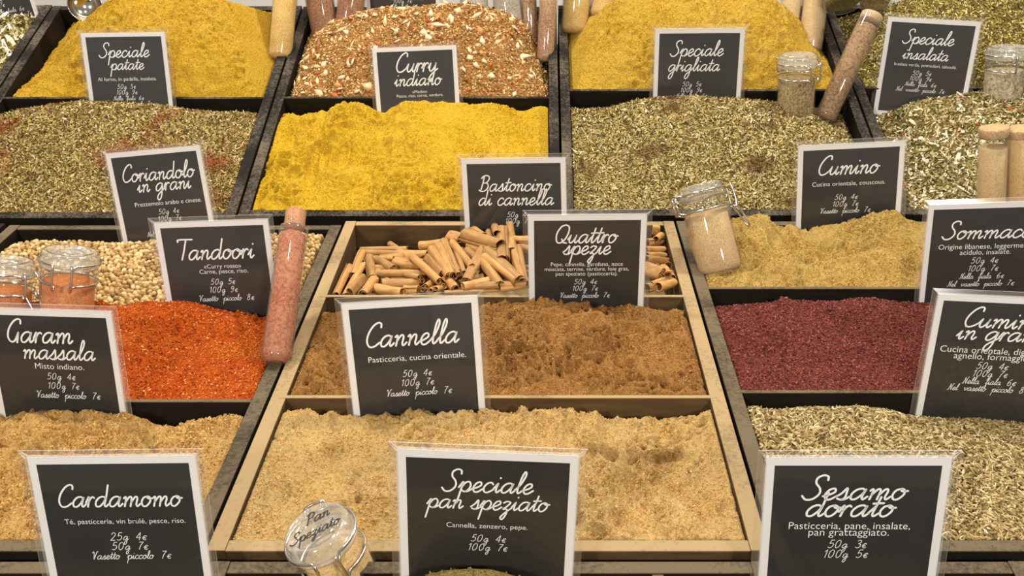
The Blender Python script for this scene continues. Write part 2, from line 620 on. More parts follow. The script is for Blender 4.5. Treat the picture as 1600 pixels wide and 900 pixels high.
def grains(hp, n, L, W, tilt=.6, lift=.0004, T=None, patchy=False):
    """small angular crumbs: eight sided"""
    P, N = hp.scatter(n)
    if patchy:
        q = vnoise(P[:, 0] / .022 + 70, P[:, 1] / .022 + 70, 77) + .6 * vnoise(P[:, 0] / .007 + 70, P[:, 1] / .007 + 70, 78)
        keep = q > rng.uniform(-.25, .45, n)
        P, N = P[keep], N[keep]
        n = len(P)
    X, Y, Z = frames(N, tilt)
    s1 = (L * rng.lognormal(0, .3, n))[:, None] / 2; s2 = (W * rng.lognormal(0, .3, n))[:, None] / 2
    s3 = s2 * rng.uniform(.6, 1.1, n)[:, None] if T is None else np.full((n, 1), T / 2)
    P = P + Z * lift * rng.uniform(-1, 2, n)[:, None]
    V = np.stack([P + X * s1, P - X * s1, P + Y * s2, P - Y * s2, P + Z * s3, P - Z * s3], 1).reshape(-1, 3)
    o = np.arange(n)[:, None] * 6
    T3 = np.concatenate([o + f for f in ([0, 2, 4], [2, 1, 4], [1, 3, 4], [3, 0, 4], [2, 0, 5], [1, 2, 5], [3, 1, 5], [0, 3, 5])], 0)
    return V, None, T3


def spindles(hp, n, L, W, tilt=.3, lift=.0007, rings=((-.5, .15), (-.25, .85), (.1, 1), (.35, .7), (.5, .12)), seg=5):
    P, N = hp.scatter(n)
    X, Y, Z = frames(N, tilt)
    l = (L * rng.normal(1, .12, n))[:, None]; w_ = (W * rng.normal(1, .12, n))[:, None] / 2
    P = P + Z * lift * rng.uniform(-.5, 2.2, n)[:, None]
    curve = rng.normal(0, .07, n)[:, None] * l
    c = []
    for a, r in rings:
        for k in range(seg):
            t = 2 * math.pi * k / seg
            c.append(P + X * l * a + (Y * math.cos(t) + Z * math.sin(t)) * w_ * r + Y * curve * (1 - 4 * a * a))
    V = np.stack(c, 1).reshape(-1, 3)
    m_ = seg * len(rings)
    o = np.arange(n)[:, None] * m_
    Q = []
    for i in range(len(rings) - 1):
        for k in range(seg):
            j = (k + 1) % seg
            Q.append(o + [i * seg + k, i * seg + j, (i + 1) * seg + j, (i + 1) * seg + k])
    return V, np.concatenate(Q, 0), None


def seeds(hp, spacing, r, layers=2):
    bm = bmesh.new()
    bmesh.ops.create_icosphere(bm, subdivisions=2, radius=1)
    bv = np.array([v.co[:] for v in bm.verts]); bf = np.array([[v.index for v in f.verts] for f in bm.faces])
    bm.free()
    C = []
    for L_ in range(layers):
        nv = int((hp.v1 - hp.v0) / (spacing * .87))
        for j in range(nv):
            u = np.arange(hp.u0 + .002 + (j % 2) * spacing / 2, hp.u1 - .002, spacing)
            v = np.full(len(u), hp.v0 + .002 + j * spacing * .87)
            u = u + rng.normal(0, .2 * spacing, len(u)); v = v + rng.normal(0, .2 * spacing, len(u))
            u = np.clip(u, hp.u0 + r, hp.u1 - r); v = np.clip(v, hp.v0 + r, hp.v1 - r)
            C.append(np.stack([u, v, hp.h(u, v) + rng.uniform(-.3, .6, len(u)) * r + (L_ - .6) * r * 1.1], -1))
    C = np.vstack(C)
    n = len(C)
    s = (r * rng.normal(1, .1, n))[:, None, None]
    V = (C[:, None, :] + bv[None] * s).reshape(-1, 3)
    T = (bf[None] + (np.arange(n) * len(bv))[:, None, None]).reshape(-1, 3)
    return V, None, T


def build_heap(key, name, label, hp, base_mat, scat=(), smooth_base=True):
    """scat: list of (arrays, material, smooth)"""
    V, Q = hp.arrays()
    VV, QQ, TT, mq, mt, sq, st, o = [V], [Q], [], [np.zeros(len(Q), int)], [], [np.full(len(Q), smooth_base)], [], len(V)
    mats = [base_mat]
    for (v, q, t), mm, sm in scat:
        mats.append(mm); k = len(mats) - 1
        VV.append(v)
        if q is not None: QQ.append(q + o); mq.append(np.full(len(q), k)); sq.append(np.full(len(q), sm))
        if t is not None: TT.append(t + o); mt.append(np.full(len(t), k)); st.append(np.full(len(t), sm))
        o += len(v)
    tris = np.vstack(TT) if TT else None
    me = mesh_np(name, np.vstack(VV), np.vstack(QQ), tris, mats, np.concatenate(mq), np.concatenate(mt) if mt else None,
                 np.concatenate(sq + st))
    ob = link(name, me, M=hp.tier.M)
    tag(ob, label, 'spice', kind='stuff')
    HEAPS[key] = hp
    return ob


def comp(B, i, divs, row, v0, v1, m=.0005):
    """inner bounds of a compartment"""
    ends = [v0 + .0095] + [x for d_ in divs for x in (d_ - .002, d_ + .002)] + [v1 - .0095]
    return B[i] + WT + m, B[i + 1] - WT - m, ends[2 * row] + m, ends[2 * row + 1] - m


YEL = [(.36, 'c08a10'), (.52, 'd9a61c'), (.68, 'e8bc38')]
# --- lower tier, left tray
a = comp(LB, 0, LDIV[0], 0, 0, .464)
hp = Heap(LO, *a, [(-80, 655), (0, 652), (60, 648), (90, 655), (140, 660), (200, 651), (225, 659), (250, 673), (280, 671), (310, 661), (350, 655), (388, 665)], .86,
          amps=((.05, .004), (.018, .002)), clump=((.016, .0016), (.006, .0013), (.0028, .0008)), seed=2, step=.0013)
build_heap('garam', 'masala_powder', 'clumpy golden brown garam masala powder in the bottom left compartment', hp,
           powder('garam_powder', [(.36, '9a6a30'), (.52, 'c4924c'), (.68, 'ddb470')], 300, .7),
           [(grains(hp, 22400, 0.0017, 0.0013, patchy=True), bits('garam_crumbs', [(0, rgb(150, 104, 50)), (.4, rgb(196, 146, 78)), (.75, rgb(224, 182, 114))], .9), False)])
a = comp(LB, 0, LDIV[0], 1, 0, .464)
hp = Heap(LO, *a, [(40, 478), (150, 476), (200, 479), (230, 475), (260, 476), (300, 478), (340, 489), (365, 494), (415, 495), (470, 498)], .86,
          amps=((.05, .005), (.02, .002)), clump=((.005, .0007),), seed=3, bumps=((330, 520, .03, .03, .004),))
tm = bits('tandoori_crumbs', [(0, '8a340a'), (.3, 'ac450e'), (.6, 'c45f1c'), (.85, 'd4823a'), (.95, 'e2b070')], .8, patches=('c4802c', 4.4))
build_heap('tandoori', 'tandoori_powder', 'bright orange red tandoori powder with coarse crumbs', hp,
           powder('tandoori_powder', [(.36, '9c2f08'), (.52, 'bd480f'), (.7, 'd0641f')], 300, .7),
           [(grains(hp, 16000, .0021, .0011), tm, False)])
a = comp(LB, 0, LDIV[0], 2, 0, .464)
hp = Heap(LO, *a, [(-20, 392), (30, 384), (60, 380), (150, 381), (240, 379), (330, 374), (430, 370), (490, 368), (525, 365)], .86, hf=-.004,
          amps=((.05, .003),), seed=4, step=.003)
cs = bits('coriander_seed_skin', [(0, '9c7a48'), (.3, 'b8945c'), (.6, 'cbaa74'), (.85, 'dcc08c')], .6)
build_heap('coriander', 'coriander_seeds', 'round pale tan coriander seeds filling the compartment behind the red powder', hp,
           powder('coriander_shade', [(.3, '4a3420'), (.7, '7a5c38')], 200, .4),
           [(seeds(hp, .0047, .0022), cs, True)])

# --- lower tier, centre tray
a = comp(LB, 1, LDIV[1], 0, 0, .474)
hp = Heap(LO, *a, [(440, 656), (470, 650), (510, 656), (540, 662), (600, 656), (660, 646), (720, 650), (790, 645), (860, 650), (905, 650), (930, 649), (950, 658), (1010, 664), (1070, 668),
                   (1092, 662), (1108, 648), (1125, 647)], .88, amps=((.06, .004), (.02, .0016)), clump=((.014, .0014), (.005, .0010), (.0024, .0006)), seed=5, step=.0012,
          bumps=((1010, 735, .03, .032, -.016), (930, 760, .03, .02, .007), (1060, 690, .02, .02, .004), (1040, 800, .03, .02, .005), (560, 760, .05, .04, .004)))
build_heap('cannella', 'cinnamon_powder', 'pale tan ground cinnamon in front of the Cannella sign', hp,
           powder('pale_cinnamon', [(.34, 'aa7a38'), (.5, 'cca25a'), (.66, 'dfbc80')], 260, .6),
           [(grains(hp, 22400, 0.0012, 0.0009, patchy=True), bits('cannella_crumbs', [(0, rgb(186, 132, 70)), (.4, rgb(218, 168, 100)), (.75, rgb(236, 196, 136))], .9), False)])
a = comp(LB, 1, LDIV[1], 1, 0, .474)
hp = Heap(LO, *a, [(485, 494), (510, 486), (560, 490), (700, 488), (760, 486), (810, 482), (880, 479), (950, 480), (1000, 486), (1040, 488), (1060, 487), (1090, 497)], .86,
          amps=((.045, .005), (.02, .0022)), clump=((.018, .0028), (.008, .0019), (.0032, .0009)), seed=6, step=.0012,
          bumps=((900, 530, .03, .025, -.004), (980, 560, .03, .02, .004)))
build_heap('four', 'mixed_spice_powder', 'lumpy mid brown ground four spice powder', hp,
           powder('brown_spice', [(.34, '7a4c22'), (.5, '9c6a34'), (.68, 'b8874c')], 280, .75),
           [(grains(hp, 22400, 0.0014, 0.0010, patchy=True), bits('four_crumbs', [(0, rgb(128, 82, 38)), (.4, rgb(168, 114, 58)), (.75, rgb(196, 144, 84))], .9), False)])
a = comp(LB, 1, LDIV[1], 2, 0, .474)
STICKH = Heap(LO, *a, [(540, 400), (600, 392), (650, 388), (690, 378), (740, 362), (790, 352), (850, 352), (950, 362), (1020, 372), (1050, 372)], .8, hf=-.012, hb=-.02, edge=-.012,
              amps=((.05, .001),), seed=7, step=.003)

# --- lower tier, right tray
a = comp(LB, 2, LDIV[2], 0, 0, .474)
hp = Heap(LO, *a, [(1160, 634), (1200, 646), (1240, 644), (1280, 638), (1340, 634), (1380, 639), (1430, 651), (1500, 661), (1560, 669), (1600, 673), (1700, 678)], .87,
          amps=((.05, .003),), seed=8, step=.0025)
cz = bits('cumin_seed_skin', [(0, '705a34'), (.22, '927a4a'), (.5, 'b09864'), (.8, 'c8b484'), (.95, 'd8c8a0')], .65)
build_heap('cuminseed', 'cumin_seeds', 'slender straw coloured cumin seeds behind the Sesamo dorato sign', hp,
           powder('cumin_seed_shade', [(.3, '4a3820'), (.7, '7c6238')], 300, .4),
           [(spindles(hp, 20000, .0058, .00145, .38), cz, True)])
a = comp(LB, 2, LDIV[2], 1, 0, .474)
hp = Heap(LO, *a, [(1110, 480), (1145, 476), (1216, 474), (1224, 466), (1233, 471), (1280, 474), (1310, 475), (1340, 468), (1370, 466), (1400, 470), (1455, 475), (1600, 478)], .87,
          amps=((.05, .003),), seed=9, clump=((.004, .0007),), bumps=((1425, 575, .013, .016, .008),))
sm_ = bits('sumac_crumbs', [(0, '4a1e18'), (.3, '682e25'), (.6, '7e3d31'), (.85, '955044')], .7)
build_heap('sumac', 'sumac_powder', 'dark purplish red coarse sumac in the middle right compartment', hp,
           powder('sumac_powder', [(.34, '52211b'), (.5, '6e3028'), (.7, '88463a')], 320, .7),
           [(grains(hp, 20000, .0022, .0016), sm_, False)])
a = comp(LB, 2, LDIV[2], 2, 0, .474)
hp = Heap(LO, *a, [(1070, 354), (1150, 352), (1195, 351), (1220, 362), (1250, 358), (1300, 350), (1350, 343), (1400, 346), (1440, 352), (1500, 356), (1560, 356)], .82,
          amps=((.06, .003), (.02, .001)), clump=((.014, .0014), (.005, .0010), (.0024, .0005)), seed=10, step=.0012,
          bumps=((1300, 392, .045, .022, -.026), (1385, 366, .03, .010, .012), (1190, 385, .03, .03, .010), (1395, 428, .05, .012, .008)))
build_heap('cumin', 'cumin_powder', 'mustard brown ground cumin with a scooped hollow', hp,
           powder('cumin_powder', [(.34, '94702e'), (.5, 'b89045'), (.68, 'cfae66')], 280, .6),
           [(grains(hp, 22400, 0.0014, 0.0010, patchy=True), bits('cumin_crumbs', [(0, rgb(150, 114, 52)), (.4, rgb(192, 152, 74)), (.75, rgb(218, 182, 108))], .9), False)])

# --- bottom row
for B0, B1, key, lab, sil, seed, c in (
        (.0, .0, 'pan', 'greenish gold spice mix just showing in front of the Speciale pan speziato sign',
         [(330, 960), (560, 960), (640, 915), (680, 893), (720, 888), (770, 890), (820, 905), (900, 940), (1190, 960)], 12, [(.36, '8a6a2a'), (.52, 'b0904a'), (.68, 'c9ad6c')]),):
    hp = Heap(LO, LB[1] + .006 + WT, .0650, FV0 + .01, FV1 - .0105, sil, .88, hf=-.03, hb=-.045, seed=seed, clump=((.004, .001),), amps=((.03, .002),), base=-.05)
    bg = bits('bread_spice_bits', [(0, '7a5c22'), (.4, 'a08040'), (.75, 'c4a662')], .8)
    build_heap(key, 'spice_mix', lab, hp, powder('bread_spice', c, 300, .7), [(grains(hp, 5000, .002, .0014), bg, False)])

# --- upper tier
HERB = [(0, '4a361c'), (.15, '745a2a'), (.33, '8e7a38'), (.52, 'a88c4e'), (.74, 'bca66c'), (.92, 'd4c092')]
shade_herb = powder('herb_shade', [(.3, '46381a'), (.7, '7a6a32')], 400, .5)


def herb(key, name, label, a, sil, vc, seed, stops, n=34000, L=.0040, W=.0013, extra=(), base=shade_herb, patches=None, **kw):
    hp = Heap(UP, *a, sil, vc, seed=seed, step=.0025, **kw)
    sc = [(flakes(hp, n, L, W, .55), bits(name + '_bits', stops, .8, patches=patches), False)]
    for fn, nn, l, w_, mm, sm in extra: sc.append((fn(hp, nn, l, w_), mm, sm))
    return build_heap(key, name, label, hp, base, sc)


a = comp(UB, 1, (UDIV[1],), 0, -.003, .411)
herb('patate', 'dried_herbs', 'olive brown dried herbs with rusty patches in front of the Speciale patate sign', a,
     [(-40, 190), (0, 186), (40, 173), (80, 164), (120, 161), (250, 169), (310, 179), (345, 183), (380, 181), (405, 181), (425, 184)], .84, 21, HERB,
     patches=('8a4018', 3.2), amps=((.05, .003),))
a = comp(UB, 3, (UDIV[3],), 0, .001, .412)
herb('grill', 'dried_herbs', 'olive green dried herb mix in front of the Speciale grigliata sign', a,
     [(880, 172), (890, 172), (912, 177), (960, 172), (990, 162), (1030, 156), (1150, 154), (1200, 158), (1250, 169), (1300, 179), (1340, 202), (1350, 212)], .84, 22,
     [(0, '48381c'), (.14, '78642e'), (.34, '968044'), (.55, 'b09a5c'), (.76, 'c4b07a'), (.92, 'dacaa2')], amps=((.05, .003),), patches=('5c3418', 8.5))
a = comp(UB, 4, (UDIV[4],), 0, .002, .414)
WHITE = [(0, '584a24'), (.2, '80703a'), (.44, '9e8c54'), (.66, 'b6a474'), (.83, 'ccbc92'), (.95, 'e4d8ba')]
pale = bits('pale_onion_flakes', [(0, 'd8ccaa'), (.5, 'ece2c8')], .7)
pepper = bits('pink_peppercorns', [(0, '8a2a18'), (.6, 'a83a22')], .5)
herb('salad', 'salad_herbs', 'pale green and white salad herb mix with pink peppercorns', a,
     [(1360, 206), (1400, 186), (1430, 166), (1500, 153), (1540, 146), (1600, 141), (1700, 140)], .84, 23, WHITE, 20000, .0054, .0019,
     extra=((flakes, 520, .008, .0036, pale, False), (grains, 110, .005, .0048, pepper, True)), amps=((.05, .003),))
a = comp(UB, 4, (UDIV[4],), 1, .002, .414)
herb('greenback', 'dried_herbs', 'yellowish green dried herbs behind the Speciale insalata sign', a,
     [(1270, 45), (1300, 35), (1340, 26), (1400, 10), (1450, -6), (1520, -16), (1600, -20), (1700, -20)], .72, 24,
     [(0, '4c3c1a'), (.15, '786628'), (.36, '96843a'), (.58, 'ae9a50'), (.78, 'c4b070'), (.93, 'd8c898')], 18000, amps=((.05, .003),))
a = comp(UB, 0, (UDIV[0],), 1, -.004, .413)
herb('paleleft', 'herb_mix', 'pale green and cream herb mix in the top left corner', a,
     [(-200, 30), (0, 27), (40, 28), (60, 26), (74, 30)], .84, 25, WHITE, 9000, .007, .0024,
     extra=((flakes, 500, .012, .005, pale, False),), amps=((.05, .003),))
a = comp(UB, 0, (UDIV[0],), 0, -.004, .413)
herb('oliveleft', 'dried_herbs', 'green brown dried herbs cut by the left edge of the photo', a,
     [(-200, 190), (-60, 186), (0, 186)], .84, 26, HERB, 7000, amps=((.05, .003),))

a = comp(UB, 2, (UDIV[2],), 0, 0, .409)
hp = Heap(UP, *a, [(440, 184), (455, 182), (470, 188), (510, 182), (535, 170), (560, 168), (600, 178), (625, 165), (655, 160), (700, 165), (730, 165), (760, 163), (790, 170), (815, 181),
                   (832, 172), (850, 168), (866, 169), (880, 172)], .84, amps=((.05, .004), (.02, .0016)), clump=((.016, .0015), (.006, .0010), (.0026, .0006)), seed=31, step=.0013,
          bumps=((598, 196, .022, .018, -.008), (690, 205, .03, .02, .004), (490, 262, .010, .05, -.007), (525, 245, .014, .05, .005), (560, 215, .02, .03, .004)))
build_heap('curry', 'curry_powder', 'bright yellow curry powder in front of the Curry indiano sign', hp,
           powder('curry_powder', [(.36, 'b98a0c'), (.52, 'd2a41c'), (.68, 'e0b83a')], 280, .6),
           [(grains(hp, 22400, 0.0014, 0.0010, patchy=True), bits('curry_crumbs', [(0, rgb(186, 138, 16)), (.4, rgb(220, 170, 32)), (.75, rgb(238, 196, 62))], .9), False)])

a = comp(UB, 1, (UDIV[1],), 1, -.003, .411)
hp = Heap(UP, *a, [(40, 150), (60, 116), (80, 92), (105, 68), (130, 37), (155, 14), (190, -3), (290, -1), (340, 5), (385, 22), (410, 36), (425, 52), (440, 68), (470, 76)], .62,
          amps=((.05, .003), (.02, .0012)), clump=((.016, .0015), (.006, .0010), (.0026, .0006)), seed=32, step=.0014, edge=-.012, hb=-.012)
build_heap('yellowleft', 'yellow_spice_mix', 'tall mound of ochre yellow spice behind the Speciale patate sign', hp,
           powder('ochre_spice', [(.36, 'a87c12'), (.52, 'c69820'), (.68, 'd6ac40')], 280, .6),
           [(grains(hp, 19200, 0.0014, 0.0010, patchy=True), bits('yellowleft_crumbs', [(0, rgb(160, 116, 20)), (.4, rgb(198, 150, 36)), (.75, rgb(220, 176, 66))], .9), False)])
a = comp(UB, 3, (UDIV[3],), 1, .001, .412)
hp = Heap(UP, *a, [(878, 56), (890, 52), (912, 43), (935, 26), (955, 10), (975, -2), (1010, -10), (1190, -8), (1222, 12), (1252, 42), (1280, 72), (1300, 92), (1320, 110)], .62,
          amps=((.05, .003), (.02, .0012)), clump=((.016, .0015), (.006, .0010), (.0026, .0006)), seed=33, step=.0014, edge=-.012, hb=-.012)
build_heap('yellowright', 'yellow_spice_mix', 'tall mound of ochre yellow spice behind the Speciale grigliata sign', hp,
           powder('ochre_spice_pale', [(.36, 'aa7e18'), (.52, 'c69a2a'), (.68, 'd4ae4a')], 280, .6),
           [(grains(hp, 19200, 0.0014, 0.0010, patchy=True), bits('yellowright_crumbs', [(0, rgb(168, 124, 28)), (.4, rgb(206, 160, 48)), (.75, rgb(226, 184, 80))], .9), False)])
a = comp(UB, 2, (UDIV[2],), 1, 0, .409)
hp = Heap(UP, *a, [(455, 152), (462, 128), (470, 92), (485, 62), (510, 46), (560, 27), (600, 18), (680, 12), (740, 15), (790, 26), (820, 46), (840, 72), (856, 96), (868, 110)], .62,
          amps=((.04, .003),), clump=((.006, .0006),), seed=34, step=.002, edge=-.014, hb=-.014)
cm = bits('chunky_mix_bits', [(0, '6e4a20'), (.2, '9a7236'), (.42, 'b8904e'), (.66, 'd0b074'), (.84, 'b0602a'), (.92, 'e8d2a0')], .75)
garlic = bits('garlic_flakes', [(0, 'dcb888'), (.4, 'ead0a4'), (.8, 'c98a50')], .6)
tomato = bits('red_pepper_flakes', [(0, '9c3c12'), (.5, 'b8602a')], .6)
build_heap('chunky', 'chunky_spice_mix', 'coarse reddish brown spice mix with cream garlic flakes', hp,
           powder('chunky_shade', [(.34, '7a4822'), (.5, '9c6838'), (.68, 'b8864e')], 300, .7),
           [(grains(hp, 15000, .0034, .0017), cm, False), (grains(hp, 300, .0125, .0075, .45, .001, .0028), garlic, True), (grains(hp, 60, .009, .006, .45, .001, .0022), tomato, True)])

# ---------------------------------------------------------------- cinnamon sticks
cn = new_mat('cinnamon_bark')
m, nt, b, o = cn
tc = node(nt, 'ShaderNodeTexCoord')
oi = node(nt, 'ShaderNodeObjectInfo')
mp = node(nt, 'ShaderNodeMapping'); mp.inputs['Scale'].default_value = (.3, .3, .5)
nt.links.new(tc.outputs['Object'], mp.inputs[0])
ad = node(nt, 'ShaderNodeVectorMath', operation='ADD')
nt.links.new(mp.outputs[0], ad.inputs[0]); nt.links.new(oi.outputs['Random'], ad.inputs[1])
n1 = node(nt, 'ShaderNodeTexNoise', i_Scale=6.0, i_Detail=6.0, i_Roughness=.65)
nt.links.new(ad.outputs[0], n1.inputs['Vector'])
c1 = ramp(nt, n1.outputs[0], [(.25, '9a6a38'), (.5, 'bc8a4c'), (.75, 'd2a868')])
hs = node(nt, 'ShaderNodeHueSaturation')
mr = node(nt, 'ShaderNodeMapRange'); mr.inputs[3].default_value = .62; mr.inputs[4].default_value = 1.12
nt.links.new(oi.outputs['Random'], mr.inputs[0]); nt.links.new(mr.outputs[0], hs.inputs['Value'])
nt.links.new(c1, hs.inputs['Color']); nt.links.new(hs.outputs[0], b.inputs['Base Color'])
b.inputs['Roughness'].default_value = .7
MAT['bark'] = m


def stick_mesh(kind, seed):
    """curled bark of unit length and unit radius along Z"""
    r = random.Random(seed)
    if kind == 'single':
        th = np.linspace(0, 2 * math.pi * 1.3, 46)
        rad = 1 - .42 * (th / th[-1]) ** 2.2
        cl = np.stack([rad * np.cos(th), rad * np.sin(th)], -1)
        wall = .17
    else:
        n = 34
        th = np.linspace(0, 2 * math.pi * 1.15, n)
        rad = .56 * (1 - .55 * th / th[-1])
        right = np.stack([.5 + rad * np.sin(th), -rad * np.cos(th)], -1)
        left = right[::-1] * [-1, 1]
        cl = np.vstack([left, right])
        cl[:, 1] += .1
        wall = .13
    T = np.gradient(cl, axis=0); T /= np.linalg.norm(T, axis=1)[:, None] + 1e-9
    Nn = np.stack([-T[:, 1], T[:, 0]], -1)
    prof = np.vstack([cl + Nn * wall / 2, (cl - Nn * wall / 2)[::-1]])
    npf, zs = len(prof), np.linspace(0, 1, 8)
    V = []
    ph, wob = r.uniform(0, 6), r.uniform(.015, .05)
    for z in zs:
        s = 1 + wob * math.sin(ph + z * 5) - .05 * z
        off = np.array([.12 * math.sin(ph + 2.4 * z), .12 * math.cos(ph * 1.7 + 2.1 * z)])
        jag = (.012 if 0 < z < 1 else .02)
        for p in prof: V.append((*(p * s + off), z + (r.uniform(-jag, jag) * .6 if z in (0, 1) else 0)))
    Q = []
    for i in range(len(zs) - 1):
        for k in range(npf):
            j = (k + 1) % npf
            Q.append((i * npf + k, i * npf + j, (i + 1) * npf + j, (i + 1) * npf + k))
    h = npf // 2
    for base, flip in ((0, False), ((len(zs) - 1) * npf, True)):
        for k in range(h - 1):
            q = (base + k, base + npf - 1 - k, base + npf - 2 - k, base + k + 1)
            Q.append(q[::-1] if flip else q)
    return mesh_np('cinnamon_stick', V, Q, None, [MAT['bark']], smooth=True)


PROTO = [stick_mesh('single', 1), stick_mesh('double', 2), stick_mesh('single', 3), stick_mesh('double', 4)]
CRP = lambda x, y: (500 + x / 4.706, 320 + y / 4.706)
CRQ = lambda x, y: (1000 + x / 6, 320 + y / 6)
# (x1, y1, x2, y2, radius in crop px, layer, kind) ends as seen in two views of the box
ST = [(300, 330, 640, 325, 14, 0, 0), (310, 355, 575, 365, 20, 0, 0), (575, 365, 790, 360, 22, 0, 0), (350, 400, 540, 400, 18, 0, 2),
      (310, 355, 235, 520, 20, 1, 0), (320, 440, 185, 665, 20, 1, 2), (210, 455, 115, 665, 18, 2, 0), (320, 540, 228, 650, 26, 3, 1),
      (365, 390, 388, 545, 24, 1, 0), (420, 410, 540, 470, 24, 1, 2), (400, 475, 560, 470, 20, 0, 0), (545, 425, 740, 458, 22, 1, 0),
      (420, 515, 790, 510, 34, 1, 1), (395, 560, 310, 668, 26, 3, 0), (455, 590, 725, 575, 28, 2, 0), (640, 530, 750, 545, 28, 2, 2),
      (410, 615, 610, 645, 26, 3, 0), (725, 640, 618, 632, 30, 3, 2), (850, 560, 765, 605, 32, 2, 1), (890, 600, 830, 635, 32, 3, 1),
      (480, 655, 640, 657, 10, 3, 0), (690, 400, 905, 578, 36, 4, 1), (905, 285, 738, 298, 24, 1, 0), (950, 232, 1035, 236, 30, 2, 1),
      (1070, 222, 1330, 308, 36, 4, 0), (1120, 95, 1155, 200, 13, 2, 0), (1145, 88, 1205, 230, 18, 2, 2), (1275, 240, 1282, 110, 44, 2, 1),
      (1390, 330, 1386, 160, 40, 1, 1), (1340, 410, 1343, 185, 34, 3, 0), (820, 335, 955, 525, 24, 3, 0), (868, 305, 985, 520, 24, 3, 2),
      (908, 272, 1012, 495, 22, 3, 0), (948, 258, 1035, 512, 27, 4, 1), (985, 300, 1115, 470, 33, 3, 1), (790, 385, 890, 510, 22, 2, 0),
      (1200, 322, 1083, 550, 25, 4, 1), (1180, 395, 1320, 605, 28, 3, 0), (1235, 345, 1470, 575, 38, 4, 0), (1210, 378, 1440, 582, 20, 5, 2),
      (1080, 350, 1150, 395, 26, 1, 0), (1110, 300, 1185, 345, 26, 1, 0), (1420, 308, 1490, 565, 22, 4, 0), (1462, 305, 1512, 595, 16, 4, 0),
      (1270, 560, 1050, 600, 24, 3, 2), (1310, 632, 1040, 602, 20, 4, 0), (918, 642, 1310, 646, 10, 4, 0), (1330, 590, 1520, 645, 22, 4, 0),
      (1330, 625, 1500, 655, 14, 4, 0), (930, 555, 995, 620, 26, 2, 0), (980, 572, 1070, 580, 24, 1, 2), (1560, 268, 1425, 258, 26, 2, 0),
      (1590, 330, 1480, 318, 24, 1, 0), (1100, 545, 1200, 530, 22, 1, 0), (1395, 385, 1450, 470, 26, 1, 0), (1405, 330, 1400, 240, 20, 3, 1)]
ST = [CRP(s[0], s[1]) + CRP(s[2], s[3]) + (s[4] / 4.706, s[5], s[6]) for s in ST]
S2 = [(255, 232, 112, 218, 34, 1, 1), (232, 285, 150, 325, 22, 1, 0), (262, 342, 60, 360, 30, 1, 2), (310, 420, 50, 412, 20, 2, 0), (305, 478, 60, 470, 20, 2, 0), (50, 512, 275, 530, 28, 2, 0),
      (270, 580, 340, 585, 30, 1, 2), (40, 600, 205, 638, 48, 3, 1), (215, 600, 262, 655, 28, 2, 0), (90, 745, 340, 675, 26, 3, 0), (60, 800, 330, 712, 30, 3, 2), (180, 815, 462, 732, 32, 4, 0), (290, 640, 375, 690, 26, 2, 0)]
ST += [CRQ(s[0], s[1]) + CRQ(s[2], s[3]) + (s[4] / 6, s[5], s[6]) for s in S2]
UNDER = []
r2 = random.Random(5)
for k in range(46):
    x, y = r2.uniform(545, 1045), r2.uniform(385, 450)
    an = r2.uniform(0, math.pi); L_ = r2.uniform(28, 40)
    x0, x1 = x - math.cos(an) * L_, x + math.cos(an) * L_
    lim0, lim1 = 560 - (y - 350) * .42, 1040 + (y - 350) * .3
    if min(x0, x1) < lim0 + 12 or max(x0, x1) > lim1 - 12: continue
    UNDER.append((x0, y - math.sin(an) * L_ * .45, x1, y + math.sin(an) * L_ * .45, r2.uniform(4.5, 6.5), -2, r2.choice((0, 2, 1))))


def stick_matrix(x1, y1, x2, y2, r, layer):
    A, B = STICKH.at(x1, y1), STICKH.at(x2, y2)
    eye = LO.o
    near = .011 if layer >= 2 else .004          # the end nearer the front lies higher on its neighbours
    A = A + (eye - A).normalized() * (.0045 * layer + (near if y1 > y2 + 3 else 0))
    B = B + (eye - B).normalized() * (.0045 * layer + (near if y2 > y1 + 3 else 0))
    for P in (A, B):
        P.x = min(max(P.x, STICKH.u0 + .004), STICKH.u1 - .004)
        P.y = min(max(P.y, STICKH.v0 + .004), STICKH.v1 - .005)
    rad = r * (A - eye).length / FPX * 1.45
    ax = B - A
    q = Vector((0, 0, 1)).rotation_difference(ax.normalized())
    q = q @ Quaternion((0, 0, 1), r2.uniform(0, 6.28))
    return LO.M @ Matrix.LocRotScale(A, q, Vector((rad, rad, ax.length)))


STICKLAB = {21: 'thick pale cinnamon stick lying across the left middle of the pile, open end down right',
            24: 'fat cinnamon stick lying on top of the pile below the Bastoncino sign',
            27: 'upright double curled cinnamon stick standing in front of the Bastoncino sign text',
            6: 'short cinnamon stick leaning on the left wall of the box, nearest the front corner',
            12: 'long thick cinnamon stick lying level in the left half of the pile'}
gen = 'curled cinnamon stick lying in the mixed pile of the box'
for i, s in enumerate(UNDER + ST):
    ob = link('cinnamon_stick', PROTO[(s[6] + i) % 4 if s[6] in (0, 2) and i % 5 == 0 else s[6]], M=stick_matrix(*s[:6]))
    tag(ob, STICKLAB.get(i - len(UNDER), gen), 'cinnamon stick', 'cinnamon sticks in the box')

